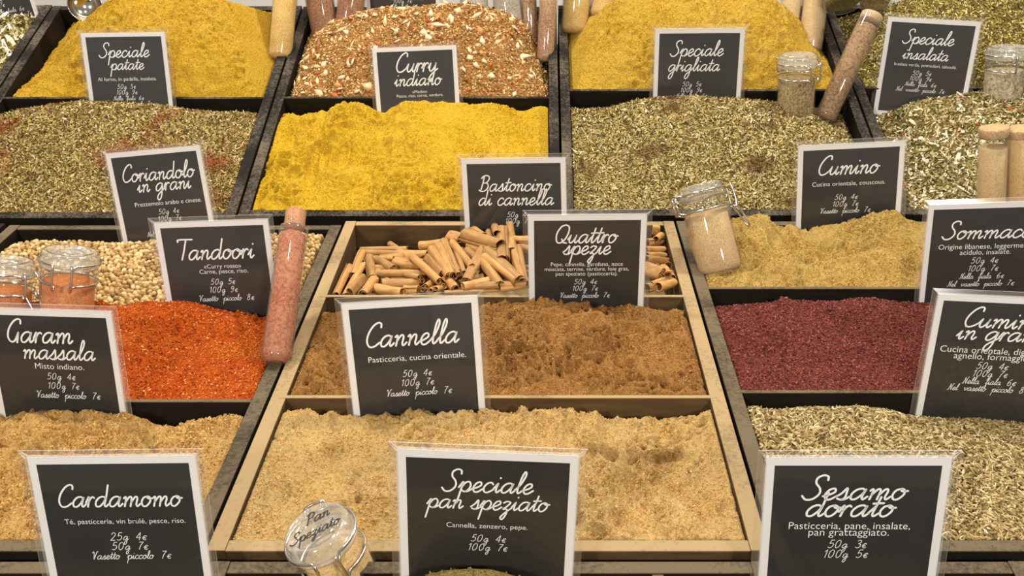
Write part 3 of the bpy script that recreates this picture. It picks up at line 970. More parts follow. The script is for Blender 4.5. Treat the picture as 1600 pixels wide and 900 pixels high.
# ---------------------------------------------------------------- lettering
GL = {
    'a': (1.2, [[(.95, .8), (.7, 1.0), (.35, .9), (.12, .5), (.2, .08), (.5, .05), (.8, .45), (.95, .95)], [(.95, .95), (.88, .3), (1.0, .02), (1.25, .3)]]),
    'c': (.9, [[(.8, .8), (.6, 1.0), (.3, .9), (.1, .5), (.22, .08), (.5, 0), (.8, .2), (.95, .35)]]),
    'd': (1.22, [[(.95, .8), (.7, 1.0), (.35, .9), (.12, .5), (.2, .08), (.5, .05), (.8, .45), (.95, .95)], [(.95, 2.15), (.95, .9), (.9, .25), (1.03, .02), (1.28, .3)]]),
    'e': (.9, [[(0, .3), (.35, .42), (.7, .7), (.6, 1.0), (.3, .9), (.12, .45), (.3, .03), (.6, .03), (.95, .35)]]),
    'f': (.7, [[(0, .3), (.4, .9), (.62, 1.8), (.45, 2.1), (.33, 1.6), (.33, -.8), (.45, -1.1), (.55, -.6), (.4, 0), (.75, .3)]]),
    'g': (1.2, [[(.95, .8), (.7, 1.0), (.35, .9), (.12, .5), (.2, .08), (.5, .05), (.8, .45), (.95, .95)], [(.95, .95), (.93, -.6), (.7, -1.15), (.42, -1.0), (.5, -.5), (.95, 0), (1.25, .3)]]),
    'i': (.6, [[(0, .35), (.28, .95)], [(.28, .95), (.25, .3), (.38, .02), (.62, .3)], [(.33, 1.45), (.35, 1.52)]]),
    'l': (.62, [[(0, .3), (.35, .9), (.55, 1.8), (.42, 2.2), (.28, 1.7), (.24, .4), (.38, .02), (.65, .3)]]),
    'm': (1.58, [[(.06, .8), (.2, .96), (.27, .75), (.25, 0)], [(.25, .4), (.5, .9), (.68, .95), (.75, .7), (.75, 0)], [(.75, .4), (1.0, .9), (1.18, .95), (1.25, .7), (1.22, .25), (1.35, .02), (1.6, .3)]]),
    'n': (1.1, [[(.06, .8), (.2, .96), (.27, .75), (.25, 0)], [(.25, .4), (.5, .9), (.7, .95), (.78, .7), (.75, .25), (.88, .02), (1.12, .3)]]),
    'o': (.95, [[(.5, 1.0), (.2, .85), (.08, .45), (.25, .05), (.55, .05), (.8, .45), (.75, .85), (.5, 1.0), (.6, .78), (1.0, .8)]]),
    'p': (1.1, [[(0, .4), (.25, 1.0), (.25, .5), (.22, -1.15)], [(.25, .45), (.45, .9), (.75, 1.0), (.95, .65), (.85, .2), (.6, 0), (.35, .12)], [(.6, 0), (.85, .05), (1.15, .3)]]),
    'r': (.74, [[(0, .4), (.18, .98), (.24, .7), (.22, 0)], [(.22, .45), (.36, .84), (.54, .98), (.68, .86)]]),
    's': (.85, [[(0, .25), (.3, .6), (.52, 1.05), (.6, .6), (.62, .2), (.42, 0), (.12, .1)], [(.45, 0), (.65, .04), (.95, .3)]]),
    't': (.66, [[(0, .3), (.33, .95)], [(.38, 1.75), (.33, .9), (.3, .3), (.42, .02), (.7, .3)], [(.05, 1.15), (.75, 1.2)]]),
    'u': (1.12, [[(0, .4), (.22, .95)], [(.22, .95), (.18, .3), (.35, .02), (.6, .2), (.8, .7), (.82, .95)], [(.82, .95), (.78, .3), (.92, .02), (1.15, .3)]]),
    'v': (1.05, [[(0, .7), (.2, .95), (.3, .5), (.45, .02), (.7, .4), (.82, .95), (.9, .8), (1.1, .82)]]),
    'y': (1.12, [[(0, .4), (.22, .95)], [(.22, .95), (.18, .3), (.35, .02), (.6, .2), (.8, .7), (.82, .95)], [(.82, .95), (.8, -.6), (.6, -1.15), (.35, -1.0), (.45, -.5), (.85, 0), (1.15, .3)]]),
    'z': (.95, [[(.1, .8), (.35, 1.0), (.72, .88), (.5, .45), (.22, .1), (.55, .12), (.65, -.4), (.45, -1.05), (.22, -.85), (.5, -.3), (1.0, .3)]]),
    'S': (1.3, [[(1.2, 1.75), (1.1, 2.1), (.75, 2.2), (.45, 1.95), (.5, 1.5), (.9, 1.0), (1.0, .5), (.7, .05), (.25, 0), (-.1, .35)]]),
    'C': (1.3, [[(1.2, 1.75), (1.15, 2.1), (.88, 2.2), (.5, 1.9), (.2, 1.2), (.2, .5), (.5, .05), (.9, .08), (1.3, .42)]]),
    'T': (1.3, [[(.05, 1.9), (.12, 2.15), (1.5, 2.15)], [(.85, 2.15), (.8, 1.0), (.72, .1), (.7, 0)]]),
    'B': (1.4, [[(.4, 2.1), (.38, 1), (.3, 0)], [(.05, 1.8), (.4, 2.15), (.95, 2.12), (1.12, 1.7), (.9, 1.25), (.5, 1.15)], [(.5, 1.15), (1.0, 1.1), (1.2, .6), (.9, .1), (.4, 0), (.05, .2)]]),
    'Q': (1.5, [[(.85, 2.15), (.4, 1.9), (.12, 1.1), (.3, .25), (.7, .02), (1.15, .4), (1.35, 1.2), (1.25, 1.9), (.85, 2.15)], [(.8, .5), (1.05, .1), (1.45, .0)]]),
    'G': (1.3, [[(1.2, 1.75), (1.15, 2.1), (.88, 2.2), (.5, 1.9), (.2, 1.2), (.2, .5), (.5, .05), (.85, .15), (1.08, .9)], [(1.08, .95), (1.08, .1), (1.08, -.05)]]),
    'V': (1.15, [[(-.05, 1.7), (.15, 2.05), (.32, 1.6), (.45, .1), (.47, 0)], [(.47, 0), (.75, 1.2), (.95, 2.0), (1.2, 2.05)]]),
    'N': (1.2, [[(-.15, .15), (.05, .02), (.2, .5), (.25, 2.05)], [(.25, 2.05), (.85, .02)], [(.85, .02), (.9, 1.9), (1.15, 2.1)]]),
    'P': (1.1, [[(.3, 2), (.25, 1), (.2, -.1)], [(.0, 1.7), (.5, 2.1), (1.0, 1.75), (.85, 1.15), (.3, 1.0)]]),
    '0': (1.35, [[(.6, 2.0), (.2, 1.6), (.12, .8), (.3, .1), (.6, 0), (1.0, .4), (1.08, 1.2), (.95, 1.8), (.6, 2.0)]]),
    '1': (.85, [[(.1, 1.55), (.5, 2.0)], [(.5, 2.0), (.48, 0)]]),
    '2': (1.25, [[(.15, 1.5), (.3, 1.9), (.7, 2.0), (1.0, 1.6), (.8, 1.0), (.1, 0)], [(.1, 0), (1.1, 0)]]),
    '3': (1.2, [[(.2, 1.75), (.5, 2.0), (.9, 1.85), (.95, 1.4), (.5, 1.08)], [(.5, 1.08), (1.0, .9), (1.0, .3), (.6, 0), (.1, .2)]]),
    '4': (1.25, [[(.85, 2.0), (.05, .6)], [(.05, .6), (1.1, .6)], [(.85, 2.0), (.85, 0)]]),
    '5': (1.25, [[(1.0, 2.0), (.35, 2.0)], [(.35, 2.0), (.2, 1.1)], [(.2, 1.1), (.7, 1.25), (1.05, .9), (.95, .3), (.5, 0), (.08, .2)]]),
    '6': (1.25, [[(.95, 2.0), (.45, 1.6), (.15, .8), (.3, .1), (.65, 0), (1.0, .4), (.85, .95), (.5, 1.0), (.2, .6)]]),
    '7': (1.15, [[(.15, 2.0), (1.05, 2.0)], [(1.05, 2.0), (.55, 1.0), (.4, 0)]]),
    '8': (1.25, [[(.6, 1.1), (.25, 1.5), (.5, 2.0), (.9, 1.85), (.85, 1.35), (.6, 1.1), (.2, .7), (.25, .15), (.6, 0), (1.0, .3), (.95, .8), (.6, 1.1)]]),
    '9': (1.25, [[(1.0, 1.5), (.7, 1.05), (.3, 1.15), (.2, 1.6), (.5, 2.0), (.9, 1.9), (1.02, 1.4), (.85, .5), (.5, 0), (.2, .1)]]),
    '\u20ac': (1.0, [[(.95, .95), (.65, 1.15), (.3, .95), (.2, .55), (.35, .1), (.7, 0), (.95, .2)], [(.05, .7), (.75, .7)], [(.05, .45), (.7, .45)]]),
    ' ': (.75, []),
}
SLANT = .26


def script_lines(text, gap=1.0):
    """strokes of one written line, in x-heights, and its width"""
    x, out = 0.0, []
    for ch in text:
        adv, strokes = GL[ch]
        for s in strokes:
            p = np.array(s, float)
            q = catmull(p, 6) if len(p) > 2 else p
            q = q.copy()
            q[:, 0] += x + SLANT * q[:, 1]
            out.append(q)
        x += adv * (1.18 if ch.isdigit() else 2.1 * gap if ch == ' ' and gap > 1 else 1)
    allp = np.vstack(out)
    return out, allp[:, 0].min(), allp[:, 0].max()


def ribbon(P, hw):
    n = len(P)
    T = np.gradient(P, axis=0) if n > 2 else np.repeat((P[1] - P[0])[None], 2, 0)
    T /= np.linalg.norm(T, axis=1)[:, None] + 1e-12
    N = np.stack([-T[:, 1], T[:, 0]], -1)
    caps0 = [P[0] - T[0] * hw * c + N[0] * hw * s for c, s in ((1, 0),)]
    V = np.vstack([P + N * hw, P - N * hw, [P[0] - T[0] * hw * .9], [P[-1] + T[-1] * hw * .9]])
    Q = np.array([(i, n + i, n + i + 1, i + 1) for i in range(n - 1)])
    T3 = np.array([(0, 2 * n, n), (n - 1, 2 * n - 1, 2 * n + 1)])
    return V, Q, T3


def plain_text(text):
    c = bpy.data.curves.new('t', 'FONT')
    c.body = text
    c.size = 1.0
    c.resolution_u = 3
    c.offset = -.006
    ob = bpy.data.objects.new('t', c)
    COL.objects.link(ob)
    me = bpy.data.meshes.new_from_object(ob.evaluated_get(bpy.context.evaluated_depsgraph_get()))
    V = np.array([v.co[:2] for v in me.vertices]); F_ = [tuple(p.vertices) for p in me.polygons]
    bpy.data.objects.remove(ob); bpy.data.curves.remove(c); bpy.data.meshes.remove(me)
    return V, F_


def lettering(name, lines, W, z, mat, mirror=False):
    """lines: (style, text, centre x, baseline y below top, width), all as fractions of W; origin at top left"""
    V, Fc, o = [], [], 0
    for st, text, cx, by, wd in lines:
        if st == 's':      # sans
            P, F_ = plain_text(text)
            x0, x1 = P[:, 0].min(), P[:, 0].max()
            k = wd / (x1 - x0)
            P = np.stack([(P[:, 0] - (x0 + x1) / 2) * k + cx, P[:, 1] * k - by], -1)
            V.append(P); Fc += [tuple(i + o for i in f) for f in F_]; o += len(P)
        else:
            strokes, x0, x1 = script_lines(text, 1.1 if st == 'p' else 1.0)
            k = wd / (x1 - x0)
            hw = k * {'h': .08, 'w': .075, 'm': .13}.get(st, .075)
            for q in strokes:
                p = np.stack([(q[:, 0] - (x0 + x1) / 2) * k + cx, q[:, 1] * k * (.85 if st == 'w' else 1.0) - by], -1)
                v, qq, t3 = ribbon(p, hw)
                V.append(v); Fc += [tuple(i + o for i in f) for f in qq] + [tuple(i + o for i in f) for f in t3]; o += len(v)
    V = np.vstack(V) * W
    # round-robin tiny height steps so crossing strokes never share a plane
    V3 = np.column_stack([V, np.full(len(V), z)])
    me = bpy.data.meshes.new(name)
    me.from_pydata([tuple(map(float, p)) for p in V3], [], Fc)
    me.materials.append(mat)
    me.update()
    return me


def sign(tier, v, TL, TR, lean, yaw, label, lines, off=.0075, hgt=1.12):
    """laminated price sign leaning against the board at depth v; corners of its white card as seen in the photo"""
    a_, ps = math.radians(lean), math.radians(yaw)
    C = tier.at_h((TL[0] + TR[0]) / 2, 450, 0)   # only for its column
    mid = ((TL[0] + TR[0]) / 2, (TL[1] + TR[1]) / 2)
    C = Vector((tier.at_v(mid[0], mid[1], v - off).x, v - off, 0.0))
    nm = Vector((0, -math.cos(a_), math.sin(a_)))
    nm = (nm * math.cos(ps) + Vector((1, 0, 0)) * math.sin(ps)).normalized()
    pts = []
    for p in (TL, TR):
        d = tier.d(*p)
        pts.append(tier.o + d * ((C - tier.o).dot(nm) / d.dot(nm)))
    x = pts[1] - pts[0]
    W = x.length
    x.normalize()
    y = nm.cross(x)
    R = Matrix((x, y, nm)).transposed()
    Hh = W * hgt
    bl = pts[0] - y * (Hh * .5) + x * (W * .5)
    M = tier.M @ Matrix.Translation(pts[0]) @ R.to_4x4()
    t = empty('price_sign', M)
    tag(t, label, 'sign', 'laminated price signs')
    mg = .045 * W
    fb = box_bm(-mg, W + mg, -Hh - mg, mg, -.0005, .0004, .00012)
    fb.normal_update()
    bmesh.ops.inset_region(fb, faces=[f for f in fb.faces if abs(f.normal.z) > .9], thickness=mg * .97, use_even_offset=True)
    fb.normal_update()
    for f in fb.faces:
        c = f.calc_center_median()
        if abs(f.normal.z) < .9: f.material_index = 1
        elif not (0 < c.x < W and -Hh < c.y < 0): f.material_index = 2
    film = link('laminate_film', bm_mesh('laminate_film', fb, [MAT['laminate'], MAT['film_edge'], MAT['film_margin']]), t)
    card = link('white_card', bm_mesh('white_card', box_bm(0, W, -Hh, 0, -.0003, .0), MAT['paper']), t)
    bd = .049 * W
    bm = bmesh.new()
    vv = [bm.verts.new(p) for p in ((bd, -Hh + bd, .00012), (W - bd, -Hh + bd, .00012), (W - bd, -bd, .00012), (bd, -bd, .00012))]
    bm.faces.new(vv)
    link('black_panel', bm_mesh('black_panel', bm, MAT['board']), card)
    link('white_lettering', lettering('white_lettering', lines, W, .00024, MAT['ink']), card)
    return t


E_ = '\u20ac'
sign(UP, UDIV[1], (126, 52), (257, 50), 32, 4, 'price sign reading Speciale patate', [
    ('h', 'Speciale', .487, .292, .605), ('h', 'patate', .50, .441, .414), ('s', 'Al forno, in padella, insalata.', .487, .575, .708),
    ('p', '50g 5' + E_, .467, .671, .225), ('p', '100g 9' + E_, .467, .74, .246), ('p', 'Nella fiala 6' + E_, .475, .811, .372), ('p', 'Nel vasetto piccolo 7' + E_, .47, .878, .568)])
sign(UP, UDIV[2], (581.4, 75.6), (712.5, 70.5), 32, 3, 'price sign reading Curry indiano', [
    ('h', 'Curry', .52, .293, .49), ('h', 'indiano', .52, .455, .572), ('s', '\u00abMedio\u00bb', .53, .545, .178), ('s', 'Pesce, riso, carne, verdura.', .53, .59, .56),
    ('p', '50g 5' + E_, .52, .69, .225), ('p', '100g 9' + E_, .52, .76, .246)])
sign(UP, UDIV[3], (1024, 45.6), (1164, 44.4), 24, -2, 'price sign reading Speciale grigliata', [
    ('h', 'Speciale', .477, .3, .602), ('h', 'grigliata', .455, .47, .58), ('p', '50g 5' + E_, .44, .642, .22), ('p', '100g 9' + E_, .44, .71, .24),
    ('p', 'Nella fiala 6' + E_, .44, .775, .36), ('p', 'Nel vasetto piccolo 7' + E_, .44, .845, .55)])
sign(UP, UDIV[4], (1388, 26.4), (1533.4, 34.5), 26, -15, 'tilted price sign reading Speciale insalata', [
    ('h', 'Speciale', .475, .28, .56), ('h', 'insalata', .475, .455, .5), ('s', 'Insalata verde, pomodori, taboul\u00e9.', .49, .535, .68), ('p', '50g 5' + E_, .47, .632, .21),
    ('p', '100g 9' + E_, .47, .695, .235), ('p', 'Nella fiala 6' + E_, .475, .76, .35), ('p', 'Nel vasetto piccolo 7' + E_, .48, .825, .54)], off=.012)
sign(LO, .4545, (164.4, 240.5), (312, 227), 14, -4, 'slanted price sign reading Coriandolo in grani', [
    ('h', 'Coriandolo', .52, .306, .765), ('h', 'in grani', .55, .42, .573), ('s', 'Prezzemolo arabo e cinese.', .56, .566, .71), ('p', '50g 4' + E_, .55, .66, .22),
    ('p', '100g 7' + E_, .55, .735, .245), ('p', 'Nella fiala 6' + E_, .55, .81, .37), ('p', 'Nel vasetto piccolo 7' + E_, .55, .885, .56)])
sign(LO, LDIV[0][1], (240, 348.5), (418.5, 342.5), 10, 0, 'price sign reading Tandoori', [
    ('h', 'Tandoori', .512, .345, .66), ('s', '\u00abCurry rosso\u00bb', .545, .43, .33), ('s', 'Carne, pesce, riso.', .55, .478, .43), ('p', '50g 5' + E_, .53, .58, .22),
    ('p', '100g 9' + E_, .53, .655, .245), ('p', 'Vasetto piccolo 8' + E_, .545, .735, .49)])
sign(LO, .4645, (720.4, 248.6), (883.5, 246.5), 8, -4, 'price sign reading Bastoncino di cannella', [
    ('h', 'Bastoncino', .51, .32, .705), ('h', 'di cannella', .515, .46, .727), ('p', '50g 4' + E_, .53, .58, .22), ('p', '100g 7' + E_, .53, .645, .245)], off=.006)
sign(LO, LDIV[1][1], (825, 336.5), (1011, 335), 3, 0, 'price sign reading Quattro spezie', [
    ('h', 'Quattro', .5, .255, .526), ('h', 'spezie', .5, .36, .41), ('s', 'Pepe, cannella, garofano, noce', .5, .47, .62), ('s', 'moscata, terrine, verdure, foie gras,', .5, .515, .726),
    ('s', 'pan speziato (pasticceria).', .5, .56, .535), ('p', '50g 4' + E_, .492, .642, .2), ('p', '100g 7' + E_, .492, .706, .215), ('p', 'Vasetto piccolo 7' + E_, .49, .773, .43)])
sign(LO, .4645, (1247.5, 228.5), (1415, 220.4), 6, -5, 'price sign reading Cumino with Cucina orientale, couscous below', [
    ('h', 'Cumino', .49, .3, .57), ('s', 'Cucina orientale, couscous.', .49, .413, .694), ('p', '50g 4' + E_, .475, .555, .22), ('p', '100g 7' + E_, .475, .626, .24), ('p', 'Vasetto piccolo 7' + E_, .475, .694, .478)])
sign(LO, LDIV[2][1], (1451.5, 320), (1632, 314.5), 6, -4, 'price sign reading Sommaco cut by the right edge of the photo', [
    ('w', 'Sommaco', .545, .336, .8), ('s', 'Origine libanese, leggermente', .545, .435, .84), ('s', 'acidulo, insalate.', .545, .492, .45), ('p', '50g 4' + E_, .55, .577, .24), ('p', '100g 7' + E_, .55, .655, .26),
    ('p', 'Nella fiala 6' + E_, .54, .73, .4), ('p', 'Nel vasetto piccolo 7' + E_, .54, .805, .6)])
sign(LO, LDIV[0][0], (-33.6, 481), (174, 487.6), 9, -3, 'price sign reading Garam massala', [
    ('h', 'Garam', .43, .264, .49), ('h', 'massala', .555, .395, .543), ('s', 'Misto indiano.', .54, .475, .375), ('p', '50g 4' + E_, .54, .56, .22), ('p', '100g 7' + E_, .55, .637, .235),
    ('p', 'Vasetto piccolo 7' + E_, .575, .715, .49)])
sign(LO, LDIV[1][0], (532.9, 475), (745.9, 462.4), 11, 3, 'price sign reading Cannella above Pasticceria, cucina orientale', [
    ('h', 'Cannella', .5, .354, .682), ('s', 'Pasticceria, cucina orientale.', .52, .475, .73), ('p', '50g 4' + E_, .51, .605, .22), ('p', '100g 7' + E_, .51, .68, .24), ('p', 'Vasetto piccolo 7' + E_, .515, .76, .49)])
sign(LO, LDIV[2][0], (1466, 459.4), (1684, 469.3), 7, -4, 'tilted price sign reading Cumino in grani at the right edge', [
    ('w', 'Cumino', .52, .25, .57), ('w', 'in grani', .5, .352, .62), ('s', 'Cucina orientale, digestivo,', .5, .462, .82), ('s', 'agnello, formaggio.', .48, .512, .56), ('p', '50g 4' + E_, .5, .59, .235), ('p', '100g 7' + E_, .5, .655, .25),
    ('p', 'Nella fiala 6' + E_, .5, .72, .4), ('p', 'Nel vasetto piccolo 8' + E_, .5, .78, .6)])
sign(LO, FV1 - .0095, (41.4, 714.6), (306, 711.6), 10, 1, 'large price sign reading Cardamomo', [
    ('h', 'Cardamomo', .515, .34, .74), ('s', 'T\u00e9, pasticceria, vin brul\u00e9, pesce, riso.', .52, .458, .73), ('p', '25g 4' + E_, .525, .575, .223), ('p', '50g 7' + E_, .525, .643, .223),
    ('p', 'Vasetto piccolo 7' + E_, .53, .71, .48)])
sign(LO, FV1 - .0095, (620, 701.4), (905.4, 712.5), 5, -1, 'large price sign reading Speciale pan speziato', [
    ('h', 'Speciale', .5, .262, .51), ('h', 'pan speziato', .5, .378, .7), ('s', 'Cannella, zenzero, pepe.', .5, .508, .46), ('p', '50g 4' + E_, .51, .602, .2), ('p', '100g 7' + E_, .51, .665, .22)])
sign(LO, FV1 - .0095, (1197.4, 715), (1488.4, 715), 9, -2, 'large price sign reading Sesamo dorato', [
    ('w', 'Sesamo', .497, .262, .577), ('w', 'dorato', .487, .37, .488), ('s', 'Pasticceria, pane, insalate,', .485, .452, .67), ('s', 'pan grattaggiato.', .485, .495, .446), ('p', '50g 3' + E_, .485, .575, .215),
    ('p', '100g 5' + E_, .485, .64, .24)])
sign(UP, .4035, (-100, -74), (22, -94), 26, 0, 'price sign cut off by the top left corner of the photo', [
    ('h', 'Speciale', .5, .29, .6), ('p', '50g 4' + E_, .5, .671, .225), ('p', '100g 7' + E_, .5, .74, .246), ('p', 'Nella fiala 6' + E_, .66, .815, .38), ('p', 'Nel vasetto piccolo 7' + E_, .64, .885, .57)])
sign(UP, .3995, (566, -83), (682, -85), 26, 0, 'price sign cut off by the top edge behind the chunky red mix', [
    ('p', '50g 4' + E_, .5, .665, .225), ('p', '100g 7' + E_, .5, .735, .246), ('p', 'Nella fiala 6' + E_, .5, .805, .372), ('p', 'Nel vasetto piccolo 7' + E_, .5, .875, .568)])


# ---------------------------------------------------------------- glass jars
def axis_matrix(base, top, spin=0.0):
    z = (top - base).normalized()
    x = Vector((1, 0, 0)); x = (x - z * x.dot(z)).normalized()
    y = z.cross(x)
    R = Matrix((x, y, z)).transposed().to_4x4()
    return Matrix.Translation(base) @ R @ Matrix.Rotation(spin, 4, 'Z')


def jar(M, label, fill_mat, fill=.95, k=1.0, text=False, bits_n=0, tail=True):
    """clip top jar, .088 tall; clasp on -Y"""
    t = empty('clip_top_jar', M)
    tag(t, label, 'jar', 'clip top glass jars')
    R, Hb, g = .0215 * k, .066 * k, .0017
    c = .005
    prof = [(0, .003), (R * .55, .0025), (R - c, 0)] + [(R - c + c * math.sin(a), c - c * math.cos(a)) for a in np.linspace(.3, math.pi / 2, 5)] + \
           [(R * 1.005, Hb * .5), (R, Hb - .010), (R * .985, Hb - .006), (R * .90, Hb - .001), (R * .90, Hb + .001), (R * .99, Hb + .003), (R * 1.0, Hb + .006), (R * .92, Hb + .008)]
    body = link('jar_body', lathe('jar_body', prof, MAT['glass'], 48), t)
    fr, fz = R - .0016, Hb * fill
    fp = [(0, .004), (fr - .004, .004), (fr - .0012, .0055), (fr, .009), (fr, fz - .002), (fr - .002, fz), (0, fz + .0012)]
    link('spice_filling', lathe('spice_filling', fp, fill_mat, 40), body)
    link('rubber_seal', lathe('rubber_seal', [(R * .86, Hb + .008), (R * 1.02, Hb + .0081), (R * 1.04, Hb + .009), (R * 1.02, Hb + .0099), (R * .86, Hb + .010)], MAT['seal'], 40), t)
    lz = Hb + .0101
    lp = [(0, lz + .0035), (R * .5, lz + .003), (R * .8, lz + .0002), (R * .98, lz), (R * 1.05, lz + .002), (R * 1.05, lz + .0045), (R * .99, lz + .0065), (R * 1.0, lz + .009), (R * .95, lz + .011),
          (R * .80, lz + .0112), (R * .76, lz + .0095), (R * .46, lz + .0088), (R * .42, lz + .010), (R * .36, lz + .0102), (R * .30, lz + .0088), (0, lz + .0084)]
    lid = link('glass_lid', lathe('glass_lid', lp, MAT['lid_glass'], 56), t)
    if text:
        me = lettering('marker_writing', [('m', 'Pan', .1, -.12, .5), ('m', 'Speziato', -.02, .26, 1.1)], R * 1.42, lz + .0118, MAT['marker'])
        link('marker_writing', me, lid)
    # wire bail: ring round the neck, ring round the lid, hinge behind and lever in front
    rw = .00095 * k
    ang = np.linspace(math.radians(-68), math.radians(248), 40)
    neck = np.stack([1.03 * R * np.cos(ang), 1.03 * R * np.sin(ang), np.full(40, Hb - .0035)], -1)
    lidr = np.stack([1.09 * R * np.cos(ang), 1.09 * R * np.sin(ang), np.full(40, lz + .0035)], -1)
    P = []
    P.append(np.vstack([[[.3 * R, -1.25 * R, Hb - .003]], neck[:], [[-.3 * R, -1.25 * R, Hb - .003]]]))
    P.append(np.vstack([[[.32 * R, -1.30 * R, lz + .001]], lidr[:], [[-.32 * R, -1.30 * R, lz + .001]]]))
    for s in (-1, 1):
        P.append(catmull([(.30 * R * s, -1.28 * R, lz + .006), (.33 * R * s, -1.34 * R, lz + .002), (.33 * R * s, -1.36 * R, Hb - .001), (.30 * R * s, -1.28 * R, Hb - .006), (.27 * R * s, -1.22 * R, Hb - .003)], 5))
    if tail:
        P.append(catmull([(.30 * R, -1.30 * R, Hb - .002), (.22 * R, -1.55 * R, Hb - .012), (.16 * R, -1.75 * R, Hb - .024), (0, -1.80 * R, Hb - .0265), (-.16 * R, -1.75 * R, Hb - .024), (-.22 * R, -1.55 * R, Hb - .012),
                          (-.30 * R, -1.30 * R, Hb - .002)], 5))
    # hinge loops behind
    for zz, d_ in ((lz + .0035, 1.32), (Hb - .0035, 1.26)):
        P.append(catmull([(.34 * R, 1.02 * R, zz), (.30 * R, d_ * R, zz + .0015), (0, (d_ + .03) * R, zz + .002), (-.30 * R, d_ * R, zz + .0015), (-.34 * R, 1.02 * R, zz)], 6))
    P.append(np.array([(.2 * R, 1.28 * R, Hb - .003), (.2 * R, 1.32 * R, lz + .005)])); P.append(np.array([(-.2 * R, 1.28 * R, Hb - .003), (-.2 * R, 1.32 * R, lz + .005)]))
    link('wire_clasp', tubes_mesh('wire_clasp', P, rw, MAT['steel'], 8), t)
    return t


MAT['seal'] = clear('clear_seal', tint=(.95, .9, .8), haze=.35, rough=.2, hazecol='d8cfc0')
f_herb = powder('herb_filling', [(.3, '684c2a'), (.5, 'aa8852'), (.68, 'd6bc88')], 240, .9)
f_salad = powder('salad_filling', [(.3, '8a6a42'), (.5, 'c8ac7c'), (.68, 'f0e0c0')], 160, .9)
f_cumin = powder('cumin_filling', [(.3, 'a88450'), (.6, 'c09c68'), (.8, 'ccac7a')], 420, .2, patch=60)
f_red = powder('red_filling', [(.3, 'a8501c'), (.55, 'bc6a34'), (.75, 'd08850')], 420, .25, patch=60)
f_tan = powder('tan_filling', [(.3, 'bd8e54'), (.6, 'd2a86c'), (.8, 'dcb880')], 420, .3, patch=60)
f_green = powder('green_filling', [(.3, '3c3814'), (.5, '6c6628'), (.7, '9c9450')], 420, .9)


def jar_px(tier, top, vt, bot, vb, label, mat, spin, k=1.0, L=.088, **kw):
    T, B = tier.at_v(*top, vt), tier.at_v(*bot, vb)
    d = (T - B).normalized()
    return jar(tier.M @ axis_matrix(T - d * L * k, T, spin), label, mat, k=k, **kw)


jar_px(UP, (1247, 84), .212, (1243, 165), .190, 'clip top jar of dried herbs right of the Speciale grigliata sign', f_herb, .5, 1.03, fill=.93, tail=False)
jar_px(UP, (1576, 70), .214, (1566, 150), .190, 'clip top jar of pale herbs right of the Speciale insalata sign', f_salad, .15, 1.06, fill=.93, tail=False)
jar_px(LO, (1093, 292), .407, (1122, 408), .371, 'clip top jar of light brown powder leaning on the ground cumin', f_cumin, 1.75, 1.0, L=.086)
jar_px(LO, (6, 402), .272, (4, 492), .258, 'clip top jar of red spice cut by the left edge of the photo', f_red, 1.25, 1.06)
jar_px(LO, (110, 390), .272, (105, 492), .258, 'clip top jar of red spice in front of the coriander seeds', f_red, .25, 1.0, tail=False)
# jar with the marked lid in the bottom row
T = LO.I @ cam2w(*[c * .553 for c in ((486 - CX) / FPX, (CY - 812) / FPX, 1.0)])
A = (LO.I.to_3x3() @ (cam2w(-.30, .80, -.53) - CAM)).normalized()
jar(LO.M @ axis_matrix(T - A * .0885, T, .35), 'clip top jar of tan powder with handwriting on its glass lid', f_tan, fill=.97, k=.93, text=True)
# two jars lying at the top right
for bx, by, tx, ty, kk, lab, mt in ((1318, 10, 1306, -55, 1.1, 'jar of green herbs lying at the top edge, nearer the yellow mound', f_green),
                                    (1366, 8, 1372, -50, .95, 'jar of pale herbs lying at the top edge, farther from the yellow mound', f_herb)):
    B, T = UP.at_v(bx, by, .335), UP.at_v(tx, ty, .388)
    jar(UP.M @ axis_matrix(B, T, 2.6), lab, mt, fill=.93, k=kk, tail=False)


# ---------------------------------------------------------------- glass vials
def vial(M, label, fill_mat, r, L, fill=.9, neck=False, cork=True, facets=0):
    t = empty('glass_vial', M)
    tag(t, label, 'vial', 'glass spice vials')
    seg = facets or 36
    top = L * (.88 if neck else 1.0)
    prof = [(0, .001), (r * .55, .0004), (r * .86, .002), (r, .0065), (r, top - .003)]
    if neck: prof += [(r * .98, top), (r * .72, top + .003), (r * .70, top + .006), (r * .70, L - .002), (r * .72, L)]
    else: prof += [(r, top - .002), (r * 1.02, top)]
    body = link('glass_tube', lathe('glass_tube', prof, MAT['glass'], seg, smooth=True), t)
    fr = r - .0013
    zt = top * fill
    link('spice_filling', lathe('spice_filling', [(0, .0022), (fr * .8, .003), (fr, .008), (fr, zt - .001), (fr * .9, zt), (0, zt + .001)], fill_mat, seg, smooth=True), body)
    if cork:
        cr = (.68 if neck else .94) * r
        z0, z1 = (L - .016, L + .001) if neck else (L - .008, L + .0015)
        link('cork_stopper', lathe('cork_stopper', [(0, z0), (cr * .95, z0), (cr, z0 + .002), (cr, z1 - .001), (cr * .94, z1), (0, z1)], MAT['stopper_red'] if neck else MAT['cork'], 28), t)
    return t


